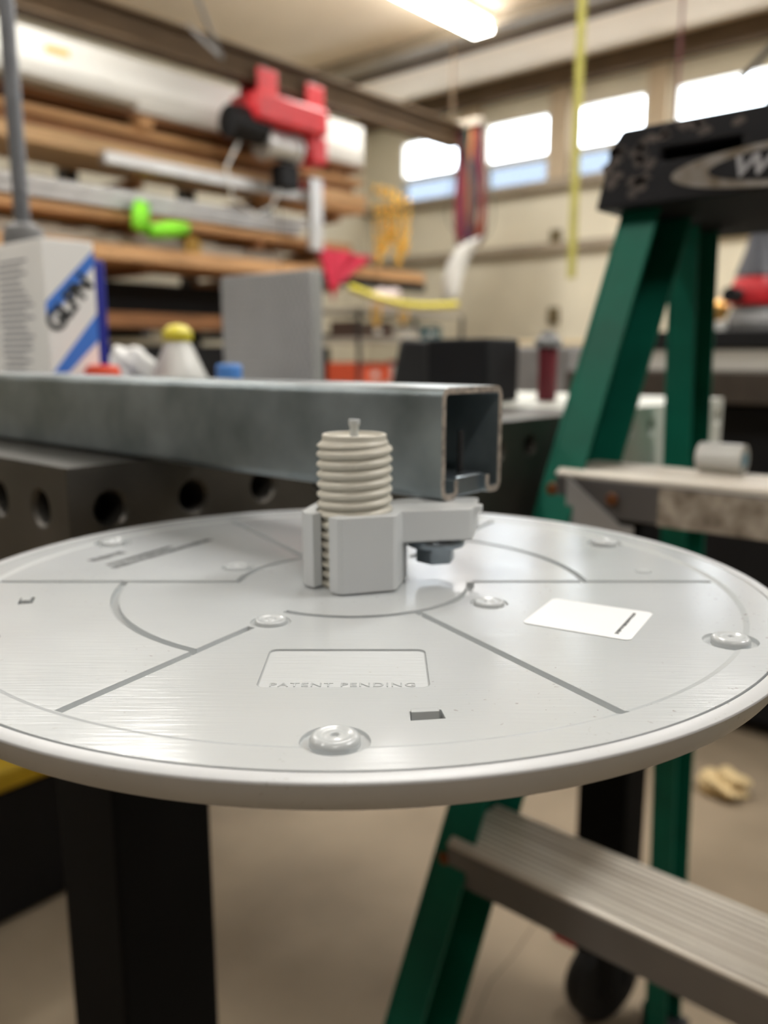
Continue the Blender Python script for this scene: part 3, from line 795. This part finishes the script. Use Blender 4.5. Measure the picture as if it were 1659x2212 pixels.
# level 2
board('metal_trim', 'pale grey ribbed metal trim, upper of the pair at mid height', 'metal trim', YL, 3.85, 1.76, 1.80, M_alu, -.3, .03)
board('metal_trim', 'pale grey ribbed metal trim, lower of the pair at mid height', 'metal trim', YL, 3.80, 1.715, 1.755, M_alu, -.3, .01)
board('pine_board', 'thin pine board right under the grey metal trims', 'board', YL, 4.27, 1.656, 1.700, M_wood, -.42, 0)
board('pine_board', 'short thick pine board at the far end of the rack, at mid height', 'board', 3.62, 4.34, 1.90, 2.0 - .055 + .0, M_wood, -.25, .06)
board('insulation_sheet', 'pale grey sheet panel standing behind the lime gloves', 'panel', YL, 3.75, 1.516, 1.603, M_board, -.30, -.12)
board('pine_board', 'pine board carrying the lime gloves', 'board', YL + .2, 3.80, 1.441, 1.515, M_wood, -.45, .13)
board('pine_board', 'pine board sticking out farthest towards the back wall', 'board', 3.85, 5.02, 1.49, 1.56, M_wood, -.35, .04)
board('steel_tube', 'dark steel tube under the farthest projecting pine board', 'steel tube', 3.85, 5.03, 1.43, 1.485, M_black, -.018, .04)
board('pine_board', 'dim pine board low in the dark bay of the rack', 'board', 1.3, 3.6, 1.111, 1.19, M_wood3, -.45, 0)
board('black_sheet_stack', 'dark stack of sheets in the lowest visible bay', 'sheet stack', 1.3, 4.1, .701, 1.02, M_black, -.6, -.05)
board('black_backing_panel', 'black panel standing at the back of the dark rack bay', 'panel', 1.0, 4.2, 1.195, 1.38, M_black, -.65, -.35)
# bracket hanging at the rack end
o = MB().box((RX + .16, 3.70, 1.60), (RX + .20, 3.80, 2.02)).build('hanging_bracket', M_alu, bev=.004, smooth=0); tag(o, 'pale metal bracket hanging down at the end of the aluminium bar', 'bracket')
o = MB().box((RX + .05, 3.74, 1.953), (RX + .15, 3.86, 2.02)).build('red_tag', M_red, bev=.01, smooth=0); tag(o, 'small red tag above the metal bracket on the rack', 'tag')
# lime gloves
GL = thing('lime_gloves', 'pair of lime green work gloves on the pine board', 'gloves', (RX + .0, 2.6, 1.5155))
for i, (dy, dz, L, a) in enumerate(((-.05, .0, .20, 1.35), (.02, .0, .24, .25))):
    pts = []; rr = []
    for k in range(7):
        s = k / 6
        pts.append((RX + .095 + .01 * math.sin(k), 2.60 + dy + L * s * math.cos(a), 1.598 + L * s * math.sin(a) * .75)); rr.append(.052 + .022 * math.sin(s * PI))
    g = MB().tube(pts, rr, 12, flat=.6).build('glove', M_lime, GL, smooth=80)
# yellow reel behind gloves
o = MB().lathe([(.02, -.02), (.05, -.02), (.05, .02), (.02, .02)], n=24, M=Matrix.Translation((RX - .02, 2.97, 1.566)) @ Matrix.Rotation(PI / 2, 4, 'Y')).build('tape_reel', mat('amber_reel', (190, 150, 50), .5), smooth=40); tag(o, 'small amber tape reel to the right of the lime gloves', 'reel')
# red cloth
vs = []; fs = []; NN = 14
for i in range(NN + 1):
    for j in range(NN + 1):
        u, v = i / NN, j / NN
        y = 3.80 + .55 * u * (1 - v) + .14 * v; z = 1.645 - (.34 * v * (1 - .35 * u)) - .03 * u
        x_ = RX + .11 + .02 * math.sin(u * 14 + v * 2) * (1 - v * .5) + .03 * v
        vs.append((x_, y, z))
for i in range(NN):
    for j in range(NN):
        a = i * (NN + 1) + j; fs.append((a, a + 1, a + NN + 2, a + NN + 1))
o = MB().add(vs, fs).build('red_cloth', mat('crimson_cloth', (190, 30, 62), .8, var=.15, scale=8), smooth=80)
md = o.modifiers.new('t', 'SOLIDIFY'); md.thickness = .006
tag(o, 'crimson cloth hanging in a point from the end of the rack', 'cloth')
# brass chain loops
CH = thing('brass_chain', 'golden chain loops hanging from the far end of the rack', 'chain', (RX + .15, 4.42, 1.6))
rnd = random.Random(3)
for q in range(5):
    yy = 4.30 + q * .045; zt_ = 2.10 - .02 * q; zb = 1.58 + .07 * (q % 3)
    pts = [(RX + .20 + .02 * q, yy - .03 + .09 * s, zt_ - (zt_ - zb) * math.sin(PI * s) ** .8) for s in [k / 16 for k in range(17)]]
    for i in range(16):
        a, b = Vector(pts[i]), Vector(pts[i + 1]); m_ = (a + b) / 2; t_ = (b - a).normalized()
        s_ = t_.cross(Vector((1, 0, 0) if i % 2 else (.3, 1, 0))).normalized()
        loop = [m_ + t_ * (.028 * math.cos(w_)) + s_ * (.013 * math.sin(w_)) for w_ in [2 * PI * k / 10 for k in range(11)]]
        MB().tube(loop, .005, 6, caps=False).build('chain_link', M_gold, CH, smooth=60)
# yellow chain / strap going right
pts = []
pa = Vector((-3.54, 3.75, 1.37)); pb_ = Vector((-3.1, 4.25, 1.27))
for k in range(17):
    s = k / 16; p = pa.lerp(pb_, s); p.z -= .05 * math.sin(PI * s); pts.append(p)
YC = thing('yellow_strap', 'yellow strap sagging between the rack end and the hanging cables', 'strap', (-3.6, 4.15, 1.2))
MB().tube(pts, .034, 8, flat=.6).build('strap_run', mat('bright_yellow_webbing', (214, 200, 20), .6), YC, smooth=60)
for s, L_ in ((.25, .16), (.5, .10)):
    p = pa.lerp(pb_, s); p.z -= .07 * math.sin(PI * s)
    MB().tube([p + Vector((-.02, 0, -.02)), p + Vector((-.03, 0, -L_ * .6)), p + Vector((.0, 0, -L_)), p + Vector((.03, 0, -L_ * .6)), p + Vector((.02, 0, -.02))], .014, 8, flat=.4).build('hanging_loop', mat('amber_webbing', (206, 156, 40), .6), YC, smooth=60)
# small parts shelf at the rack end
SF = thing('parts_shelf', 'grey steel shelf unit crowded with bins beyond the tread plate box', 'shelf', (-3.9, 4.35, 0))
for z in (.78, 1.06, 1.24):
    MB().box((-4.0, 3.85, z - .012), (-3.55, 4.95, z + .012)).build('shelf_board', M_board, SF, smooth=0)
for (x, y) in ((-4.0, 3.85), (-3.57, 3.85), (-4.0, 4.93), (-3.57, 4.93)):
    MB().box((x, y, 0), (x + .02, y + .02, 1.253)).build('shelf_post', M_rack, SF, smooth=0)
def bin_(lab, y0, y1, z0, z1, m, x0=-3.85, x1=-3.575):
    t = thing('parts_bin', lab, 'bin', ((x0 + x1) / 2, (y0 + y1) / 2, z0 + .0125), group='bins on the parts shelf')
    w_ = .008; z0 += .0125
    c = MB(); c.box((x0, y0, z0), (x1, y1, z0 + w_)).box((x0, y0, z0 + w_), (x0 + w_, y1, z1)).box((x1 - w_, y0, z0 + w_), (x1, y1, z0 + (z1 - z0) * .8)).box((x0 + w_, y0, z0 + w_), (x1 - w_, y0 + w_, z1)).box((x0 + w_, y1 - w_, z0 + w_), (x1 - w_, y1, z1))
    c.build('tray', m, t, smooth=0)
    MB().box((x1 - .0005, (y0 + y1) / 2 - .03, z0 + (z1 - z0) * .25), (x1 + .002, (y0 + y1) / 2 + .03, z0 + (z1 - z0) * .55)).build('bin_label', M_white, t, smooth=0)
bin_('orange parts bin on the lowest visible shelf, next to the tread plate box', 3.5 + .37, 4.18, .78, .92, mat('salmon_bin', (224, 96, 64), .5))
bin_('white parts bin in the middle of the lowest visible shelf', 4.20, 4.44, .78, .90, M_film)
bin_('red parts bin on the lowest visible shelf, at its right part', 4.46, 4.66, .78, .93, mat('rose_bin', (206, 40, 60), .5))
bin_('dark grey bin at the right end of the lowest visible shelf', 4.68, 4.90, .78, .95, M_grey)
bin_('teal parts bin on the middle shelf', 4.50, 4.72, 1.06, 1.17, mat('teal_bin', (30, 80, 90), .5))
bin_('dark brown parts bin on the middle shelf, left part', 3.9, 4.2, 1.06, 1.18, mat('brown_bin', (80, 62, 52), .6))
bin_('pale beige parts bin on the middle shelf', 4.22, 4.48, 1.06, 1.15, M_board)
o = blob('rag_heap', (-3.72, 4.3, 1.332), .08, mat('pink_rag', (206, 190, 184), .8), 11, sq=(1, 1.7, .9)); tag(o, 'pale rag heap on the top shelf of the parts shelf', 'rag')
# cabinet grey behind the black bin
o = MB().box((-3.05, 4.35, 0), (-2.35, 4.85, 1.02)).build('grey_machine_cabinet', M_grey, bev=.02); tag(o, 'grey low cabinet on the floor before the back wall', 'cabinet')
o = MB().box((-3.3, 4.9, .0), (-1.2, 5.6, 1.06)).build('tan_crate', mat('tan_plywood', (206, 186, 146), .7), bev=.01); tag(o, 'long low tan plywood crate before the back wall', 'crate')

# ------------------------------------------------------------------ monorail beam, hoist, hanging things
BXX = -3.75
BM = thing('monorail_beam', 'tan steel monorail beam running under the ceiling above the rack', 'beam', (BXX, 2.5, 2.42))
MB().box((BXX - .06, -2.5, 2.42), (BXX + .06, 5.10, 2.432)).box((BXX - .06, -2.5, 2.558), (BXX + .06, 5.10, 2.57)).box((BXX - .006, -2.5, 2.432), (BXX + .006, 5.10, 2.558)).build('i_beam', M_darkgirt, BM, smooth=0)
for y in (-1.5, .6, 5.05):
    MB().box((BXX - .005, y - .005, 2.5705), (BXX + .005, y + .005, CEIL - .0005)).build('hanger_rod', M_darkgirt, BM, smooth=0)
HY = 3.42
HO = thing('electric_hoist', 'red electric hoist with black motor housing hanging on the monorail beam', 'hoist', (BXX + .03, HY, 2.02))
hxx = BXX + .07
pl_ = lambda *a: None
for dy in (-.16, .20):
    for sx in (-1, 1):
        MB().box((BXX + sx * .075 - .008, HY + dy - .07, 2.36), (BXX + sx * .075 + .008, HY + dy + .07, 2.49)).build('trolley_plate', M_red, HO, bev=.006)
MB().box((BXX - .11, HY - .28, 2.21), (BXX + .13, HY + .26, 2.36)).build('hoist_frame', M_red, HO, bev=.02)
MB().lathe([(0, -.16), (.05, -.16), (.085, -.14), (.095, 0), (.085, .1), (0, .1)], n=28, M=Matrix.Translation((BXX, HY - .28, 2.20)) @ Matrix.Rotation(PI / 2, 4, 'X')).build('motor_housing', M_black, HO)
MB().lathe([(0, -.13), (.085, -.13), (.09, -.1), (.075, -.09), (.075, .09), (.09, .1), (.085, .13), (0, .13)], n=28, M=Matrix.Translation((BXX, HY - .02, 2.13)) @ Matrix.Rotation(PI / 2, 4, 'X')).build('rope_drum', M_alu, HO)
MB().box((BXX - .07, HY + .15, 2.06), (BXX + .09, HY + .29, 2.22)).build('gear_box', M_red, HO, bev=.02)
MB().box((BXX - .05, HY - .05, 1.90), (BXX + .06, HY + .09, 2.04)).build('control_box', M_black, HO, bev=.015)
for i, (dy, x_) in enumerate(((-.16, 0), (.20, .04))):
    for k in range(2):
        MB().lathe([(0, -.012), (.035, -.012), (.04, 0), (.035, .012), (0, .012)], n=20, M=Matrix.Translation((BXX + (.045 if k else -.045), HY + dy, 2.475)) @ Matrix.Rotation(PI / 2, 4, 'Y')).build('trolley_wheel', M_grey, HO)
MB().tube([(BXX, HY - .3, 2.12), (BXX + .02, HY - .42, 1.95), (BXX + .02, HY - .38, 1.80), (BXX, HY - .2, 1.74), (BXX, HY - .08, 1.80), (BXX, HY - .02, 1.90)], .006, 6).build('control_cable', M_film, HO)
MB().tube([(BXX, HY - .02, 1.90), (BXX, HY - .02, 1.6), (BXX, HY - .03, 1.3), (BXX, HY - .02, 1.0)], .0025, 6).build('pull_cord', M_rub, HO)
# grey hose from the ceiling to the beam
pts = [on_y(420, -20, 2.5), on_y(440, 30, 2.55), on_y(460, 80, 2.65), on_y(480, 125, 2.75)]
q0 = pts[0]; 
o = MB().tube([Vector((q0.x - .05, q0.y - .05, CEIL - .001))] + pts + [Vector((BXX + .0, 2.80, 2.60))], .009, 8).build('power_cable', M_grey, smooth=60); tag(o, 'grey power cable drooping from the ceiling to the monorail beam', 'cable')
# bundle of dark red cables
CB = thing('cable_bundle', 'thick bundle of maroon, black and green hoses hanging from the beam end', 'hose bundle', (-3.65, 5.16, 1.5))
T0 = on_y(1015, 268, 5.16); B0 = on_y(1010, 525, 5.10)
cols = [M_dred, M_dred, M_rub, mat('dark_green_hose', (40, 66, 52), .5), mat('purple_hose', (82, 34, 62), .5), mat('copper_hose', (168, 96, 50), .5), M_dred]
for i in range(7):
    dx = (i - 3) * .034; sw = .05 + .012 * i
    pts = []
    for k in range(15):
        s = k / 14; z = T0.z + (B0.z - T0.z) * math.sin(PI * s) * (1 - .03 * (i % 3)); x_ = T0.x + dx * .8 + sw * math.sin(PI * 2 * (s - .5)) * .45
        pts.append((x_, 5.16 + .03 * math.cos(i * 2 + s * 3), z))
    MB().tube(pts, .021 if i not in (2, 4) else .015, 8).build('hose', cols[i], CB, smooth=60)
for i, (x0, w_, zb) in enumerate(((.10, .16, 1.78), (-.05, .17, 1.85))):
    MB().tube([(T0.x + x0 + w_ * math.sin(PI * (s - .5) * 2) * .8, 5.15, T0.z - (T0.z - zb) * math.sin(PI * s) ** .7) for s in [k / 16 for k in range(17)]], .004, 6).build('thin_wire', cols[3], CB, smooth=60)
MB().box((BXX - .05, 5.1005, T0.z - .03), (T0.x + .12, 5.20, T0.z + .02)).build('hook_bar', M_steel_beam, CB, bev=.006)
# white paper tag hanging under it
A_ = on_y(1015, 520, 5.0); B_ = on_y(975, 650, 5.0)
vs = []; fs = []
for i in range(9):
    s = i / 8; c = A_.lerp(B_, s); c.x -= .05 * math.sin(PI * s); wd = .105 + .02 * math.sin(PI * s)
    for k in (-1, 1): vs.append((c.x + wd * k * .8, c.y + .02 * k * math.cos(s * 3), c.z + .03 * k))
for i in range(8): fs.append((2 * i, 2 * i + 1, 2 * i + 3, 2 * i + 2))
o = MB().add(vs, fs).build('paper_roll_sheet', M_film, smooth=80); md = o.modifiers.new('t', 'SOLIDIFY'); md.thickness = .003
tag(o, 'white curved sheet hanging beneath the maroon hose bundle', 'sheet')
o = MB().tube([A_ + Vector((0, 0, -.01)), A_ + Vector((0, .04, .02)), Vector((B0.x, 5.125, B0.z + .005))], .003, 6).build('sheet_string', M_rub, smooth=0); tag(o, 'short string holding the white curved sheet to the hoses', 'string')
# yellow webbing in front of the back wall
p0 = on_y(1258, 0, 2.95); p1 = on_y(1254, 600, 2.95)
o = MB().box((p0.x - .017, 2.948, p1.z), (p0.x + .017, 2.953, CEIL - .001)).build('yellow_webbing', mat('yellow_webbing_light', (180, 174, 88), .7), bev=.001); tag(o, 'yellow webbing strap hanging straight down from the ceiling', 'strap')
p = on_y(1475, 0, 3.5); p1 = on_y(1470, 330, 3.5)
o = MB().tube([(p.x, 3.5, CEIL - .001), (p.x, 3.5, p1.z)], .006, 6).build('hanging_rope', M_dred, smooth=60); tag(o, 'thin red rope hanging from the ceiling on the right', 'rope')
pA = on_y(1659, 110, 3.2); pB = on_y(1600, 172, 3.2); pA2 = pA + (pA - pB) * 1.2
o = MB().tube([pB, pA, pA2, Vector((pA2.x + .1, 3.2, CEIL - .001))], .012, 8).build('ceiling_brace', M_rack, smooth=60); tag(o, 'dark slanting rod under the ceiling at the right edge', 'rod')

# ------------------------------------------------------------------ ladder
LD = thing('step_ladder', 'green fibreglass step ladder with aluminium steps and black top cap, right of the white disc', 'ladder', (-.19, .65, 0))
# frame of the climbing side: left web outer edge at the front: (x, y, z)
def leftF(z): s = (1.09 - z) / 1.09; return Vector((-.354 - .085 * s, .735 - .418 * s, z))
def leftR(z): s = (1.09 - z) / 1.09; return Vector((-.360 - .034 * s, .915 + .165 * s, z))
XM = -.165    # mid plane of the ladder in x
def crail(z0, z1, fn, depth, flange, back, mirror, name, m):
    """C channel: web in the side plane, flanges turned inwards"""
    t = .004; sg = -1 if mirror else 1
    def pt(p, dx, dy):
        q = Vector((p.x + dx, p.y + dy, p.z))
        if mirror: q.x = 2 * XM - q.x
        return q
    c = MB()
    dd = -1 if back else 1
    for (xa, xb, ya, yb) in ((0, t, 0, depth), (t, flange, 0, t), (t, flange, depth - t, depth)):
        a, b = fn(z0), fn(z1)
        vs = [pt(p, X_, Y_ * dd) for p in (a, b) for X_, Y_ in ((xa, ya), (xb, ya), (xb, yb), (xa, yb))]
        c.add(vs, [(0, 1, 2, 3), (4, 5, 6, 7), (0, 1, 5, 4), (1, 2, 6, 5), (2, 3, 7, 6), (3, 0, 4, 7)])
    return c.build(name, m, LD, bev=.001, smooth=30)
for mir in (False, True):
    r = crail(.012, 1.09, leftF, .075, .036, False, mir, 'front_rail', M_green)
    r2 = crail(.012, 1.09, leftR, .058, .030, True, mir, 'rear_rail', M_green)
    for fn, d_, b_, rr in ((leftF, .075, 1, r), (leftR, .058, -1, r2)):
        p = fn(.03)
        x0_, x1_ = p.x - .004, p.x + .04
        if mir: x0_, x1_ = 2 * XM - x1_, 2 * XM - x0_
        ya, yb = sorted((p.y - .004 * b_, p.y + (d_ + .004) * b_))
        MB().box((x0_, ya - .004, 0), (x1_, yb + .004, .012)).box((x0_, ya, .0115), (x0_ + .003, yb, .06)).build('rubber_foot', M_rub, rr, smooth=0)
    for z in (.845, .535, .23):
        p = leftF(z)
        x_ = p.x + .012
        if mir: x_ = 2 * XM - x_
        MB().lathe([(0, 0), (.006, 0), (.005, .002), (0, .003)], n=16, M=Matrix.Translation((x_, p.y - .0002, z)) @ Matrix.Rotation(PI / 2, 4, 'X')).build('rivet', M_rivet, r)
def step(z, dep=.078, h=.036):
    p = leftF(z - .018); ya = p.y - .004 + .006
    x0_ = leftF(z).x + .0045; x1_ = 2 * XM - x0_
    c = MB()
    yF = leftF(z).y - .008; yB = yF + dep
    # ribbed tread
    n = 11
    prof = []
    for k in range(n):
        a = yF + .004 + (dep - .004) * k / n; b = a + (dep - .004) / n
        prof += [(a, 0), (a + (b - a) * .18, .0018), (a + (b - a) * .62, .0018), (a + (b - a) * .8, 0)]
    top = [(yF, -.0015)] + prof + [(yB, 0)]
    pts = top + [(yB, -.004), (yF, -.004)]
    M = Matrix.Translation((x0_ + .010, 0, z)) @ Matrix(((0, 0, 1, 0), (1, 0, 0, 0), (0, 1, 0, 0), (0, 0, 0, 1)))
    tr_ = MB().prism(pts, 0, (x1_ - x0_) - .020, M).build('step_tread', M_tread, LD, smooth=30)
    MB().box((x0_ + .010, yF, z - h), (x1_ - .010, yF + .003, z - .0042)).box((x0_ + .038, yB - .003, z - h), (x1_ - .038, yB, z - .0042)).build('step_flange', M_riser, tr_, bev=.001)
    return yF, yB, x0_, x1_
for z in (.862, .553, .244):
    yF, yB, x0_, x1_ = step(z)
# diagonal braces under the upper step
yF = leftF(.862).y - .009
for mir in (False, True):
    xa, xb = -.345, -.295
    q = [(xa, .858), (xb, .822), (xb + .012, .822), (xb + .012, .800), (xa + .02, .800), (xa, .815)]
    if mir: q = [(2 * XM - a, b) for a, b in q]
    MB().add([(a, yF, b) for a, b in q] + [(a, yF - .002, b) for a, b in q], [tuple(range(6)), tuple(range(6, 12))] + [(i, (i + 1) % 6, (i + 1) % 6 + 6, i + 6) for i in range(6)]).build('corner_brace', M_alu, LD, smooth=0)
xr = on_y(1322, 1078, yF - .002).x
MB().lathe([(0, 0), (.0055, 0), (.004, .003), (0, .0035)], n=16, M=Matrix.Translation((xr, yF - .0021, on_y(1322, 1078, yF).z)) @ Matrix.Rotation(PI / 2, 4, 'X')).build('rivet', M_rivet, LD)
# worn paper label on the upper riser
xl0, xl1 = on_y(1420, 1130, yF).x, 2 * XM + .31
o = MB().box((xl0, yF - .0008, .8255), (xl1, yF - .0002, .8565)).build('worn_label', mat('worn_label_paper', (176, 166, 152), .7, scale=70, col2=(110, 98, 84)), LD, smooth=0)
# rear horizontal bars
for z in (.10, .795):
    p = leftR(z)
    MB().box((p.x + .005, p.y - .040, z - .012), (2 * XM - p.x - .005, p.y - .012, z + .012)).build('rear_brace', M_riser, LD, bev=.002)
# top cap
cy0, cz0 = .715, 1.088
capx0, capx1 = -.371, 2 * XM + .371
capz = 1.153
cp = [(capx0, cz0), (capx1, cz0), (capx1 - .016, capz - .012), (capx1 - .022, capz), (capx0 + .022, capz), (capx0 + .013, capz - .012)]
Mc = Matrix(((1, 0, 0, 0), (0, 0, 1, 0), (0, 1, 0, 0), (0, 0, 0, 1)))
capm = MB().prism(cp, cy0, cy0 + .245, Mc).mesh('top_cap')
xs0, xs1 = on_y(1428, 330, cy0).x, on_y(1602, 300, cy0).x
zs = on_y(1500, 322, cy0).z
capm = boolean(capm, MB().box((xs0, cy0 - .01, zs - .0055), (xs1, cy0 + .03, zs + .0045)).mesh('c'))
co = bpy.data.objects.new('top_cap', capm); COL.objects.link(co); co.parent = LD
capm.transform(world_of(LD).inverted()); capm.materials.clear(); capm.materials.append(M_cap)
b = co.modifiers.new('b', 'BEVEL'); b.width = .003; b.segments = 2
# scuffed worn patches are thin raised flakes of the cap's skin
xc_ = -.192; zc_ = 1.1075
def ell(a, b, z0, z1, m, name, par):
    pts = [(xc_ + a * math.cos(2 * PI * k / 64), zc_ + b * math.sin(2 * PI * k / 64)) for k in range(64)]
    return MB().prism(pts, z0, z1, Mc).build(name, m, par, smooth=0)
M_silver = mat('silver_badge', (168, 164, 160), .45, metal=.3, scale=60, col2=(120, 108, 92))
ob = ell(.109, .0175, cy0 - .0012, cy0 - .0001, M_silver, 'badge_oval', LD)
ell(.078, .0125, cy0 - .0017, cy0 - .0012, M_cap, 'badge_field', ob)
Mt = Matrix.Translation(Vector((xc_ + .002, cy0 - .0021, zc_)) - LD.location) @ Matrix.Rotation(PI / 2, 4, 'X') @ Matrix.Diagonal((1.34, 1, 1, 1))
text_obj('badge_lettering', 'WERNER', .0215, .0003, mat('letter_silver', (186, 186, 190), .45), ob, Mt, shear=.25, offset=.0007, spacing=1.12)
rnd = random.Random(5)
for i in range(26):
    cx, cz = (rnd.uniform(-.360, -.320), rnd.uniform(1.097, 1.143)) if i < 19 else (rnd.uniform(-.33, -.24), rnd.uniform(1.138, 1.148))
    pts = [(cx + rnd.uniform(.003, .008) * math.cos(a), cz + rnd.uniform(.002, .006) * math.sin(a)) for a in [2 * PI * k / 9 for k in range(9)]]
    MB().prism(pts, cy0 - .0003, cy0 - .00005, Mc).build('scuff_mark', M_capworn, LD, smooth=0)
# tape roll on the upper step
TR = thing('tape_roll', 'white tape roll lying on its side at the back of the upper ladder step', 'tape roll', (-.235, .72, .8645))
yR = leftF(.862).y - .008 + .061
xA, xB = on_y(1512, 1000, yR).x, on_y(1608, 1000, yR).x
MB().lathe([(.006, 0), (.0125, 0), (.0125, xB - xA), (.006, xB - xA), (.006, 0)], n=32, M=Matrix.Translation((xA, yR, .8766)) @ Matrix.Rotation(PI / 2, 4, 'Y')).build('roll_body', M_film, TR, smooth=40)
MB().lathe([(.0045, -.0004), (.0058, -.0004), (.0058, xB - xA + .001), (.0045, xB - xA + .001), (.0045, -.0004)], n=24, M=Matrix.Translation((xA, yR, .8766)) @ Matrix.Rotation(PI / 2, 4, 'Y')).build('blue_core', mat('pale_blue_core', (150, 190, 205), .5), TR, smooth=40)

# ------------------------------------------------------------------ bench behind the ladder with a drill press
BY = 2.0
WB = thing('workbench', 'dark steel workbench with a thick brown top edge behind the ladder', 'workbench', (0, 2.4, 0))
MB().box((-1.10, BY, .850), (1.6, BY + .75, .925)).build('bench_top', mat('bench_brown', (64, 56, 48), .5, metal=.2), WB, bev=.004)
for x_ in (-1.05, -.2, .7, 1.5):
    MB().box((x_, BY + .03, .0), (x_ + .06, BY + .09, .8495)).build('bench_leg', M_black, WB, smooth=0)
MB().box((-1.0, BY + .12, .04), (-.22, BY + .7, .84)).build('drawer_cabinet', M_black, WB, bev=.004)
MB().box((-.14, BY + .12, .04), (.68, BY + .7, .84)).build('drawer_cabinet', M_black, WB, bev=.004)
for lab, a, b_ in (('white carton on the bench, just left of the ladder rear rail', -1.02, -.80), ('white long carton on the bench right of the ladder rear rail', -.735, -.30)):
    o = MB().box((a, BY + .03, .9255), (b_, BY + .25, .976)).build('white_carton', M_white, bev=.003); tag(o, lab, 'carton')
o = MB().box((-.785, BY + .05, .9255), (-.745, BY + .2, .976)).build('maroon_block', M_dred, bev=.003); tag(o, 'small maroon block between the two white cartons on the bench', 'block')
o = MB().box((-1.0, BY + .02, .9765), (-.2, BY + .28, 1.020)).build('black_tray', M_black, bev=.004); tag(o, 'flat black tray laid across the white cartons', 'tray')
DP = thing('drill_press', 'bench drill press with dark column and red and grey head at the right edge', 'drill press', (-.64, BY + .15, 1.0205))
dpx = on_y(1640, 560, BY + .15).x
MB().lathe([(0, 0), (.066, 0), (.068, .02), (.06, .03), (.05, .058), (0, .06)], (dpx, BY + .15, 1.0205), n=32).build('grey_base', M_grey, DP)
MB().lathe([(0, .0605), (.06, .0605), (.064, .09), (.05, .125), (0, .13)], (dpx, BY + .15, 1.0205), n=32).build('red_housing', M_red, DP)
MB().lathe([(0, .1305), (.052, .1305), (.032, .19), (.020, .25), (.016, .38), (.016, .55), (0, .55)], (dpx, BY + .15, 1.0205), n=24).build('column', mat('slate_column', (66, 68, 76), .45), DP)
MB().lathe([(0, 0), (.018, 0), (.018, .05), (0, .05)], n=20, M=Matrix.Translation((dpx - .02, BY + .072, 1.10)) @ Matrix.Rotation(PI / 2, 4, 'X')).build('knob', M_black, DP)
o = MB().box((dpx - .118, BY + .08, 1.0205), (dpx - .084, BY + .14, 1.090)).build('black_block', M_black, bev=.003); tag(o, 'small upright black block left of the drill press', 'block')
g = on_y(1551, 665, BY + .1)
GB = thing('brass_knob_jar', 'round brass-topped jar with pale base standing left of the black block', 'jar', (g.x, BY + .1, 1.0205))
MB().lathe([(0, 0), (.024, 0), (.025, .018), (.02, .022), (0, .022)], (g.x, BY + .1, 1.0205), n=24).build('jar_base', M_film, GB)
MB().lathe([(0, .0222)] + [(.026 * math.sin(PI * k / 12), .049 - .0265 * math.cos(PI * k / 12)) for k in range(2, 12)] + [(0, .0755)], (g.x, BY + .1, 1.0205), n=24).build('brass_ball', mat('bright_brass', (240, 190, 110), .3, metal=.7), GB, smooth=60)

# ------------------------------------------------------------------ floor items
tl_ = on_x(0, 1720, -1.316)
TT = thing('storage_tote', 'black storage tote with a yellow lid under the welding table', 'storage tote', (-1.52, .42, 0))
MB().prism([(-1.75, .02), (-1.325, .02), (-1.325, .80), (-1.75, .80)], .0005, .245).build('tote_body', M_black, TT, bev=.01)
MB().box((-1.765, .005, .2455), (-1.31, .815, .285)).build('lid', mat('yellow_lid', (206, 170, 30), .45, var=.08), TT, bev=.008)
g = on_z(1555, 1712, 0)
o = blob('crumpled_paper', (g.x, g.y, .022), .045, mat('tan_paper', (226, 200, 150), .8), 21, amp=.5, sq=(1.1, 1.0, .5)); tag(o, 'crumpled pale tan paper scrap on the concrete floor', 'paper scrap')
# expansion crack in the floor
pts = [on_z(1195, 1945, 0), on_z(1160, 1990, 0), on_z(1105, 2070, 0), on_z(1060, 2120, 0), on_z(1020, 2215, 0)]
vs = []; fs = []
for i, p in enumerate(pts):
    vs += [(p.x - .0012, p.y, .0004), (p.x + .0012, p.y, .0004)]
for i in range(len(pts) - 1): fs.append((2 * i, 2 * i + 1, 2 * i + 3, 2 * i + 2))
o = MB().add(vs, fs).build('trim_20', mat('floor_crack', (92, 80, 64), .9), smooth=0); o['kind'] = 'structure'
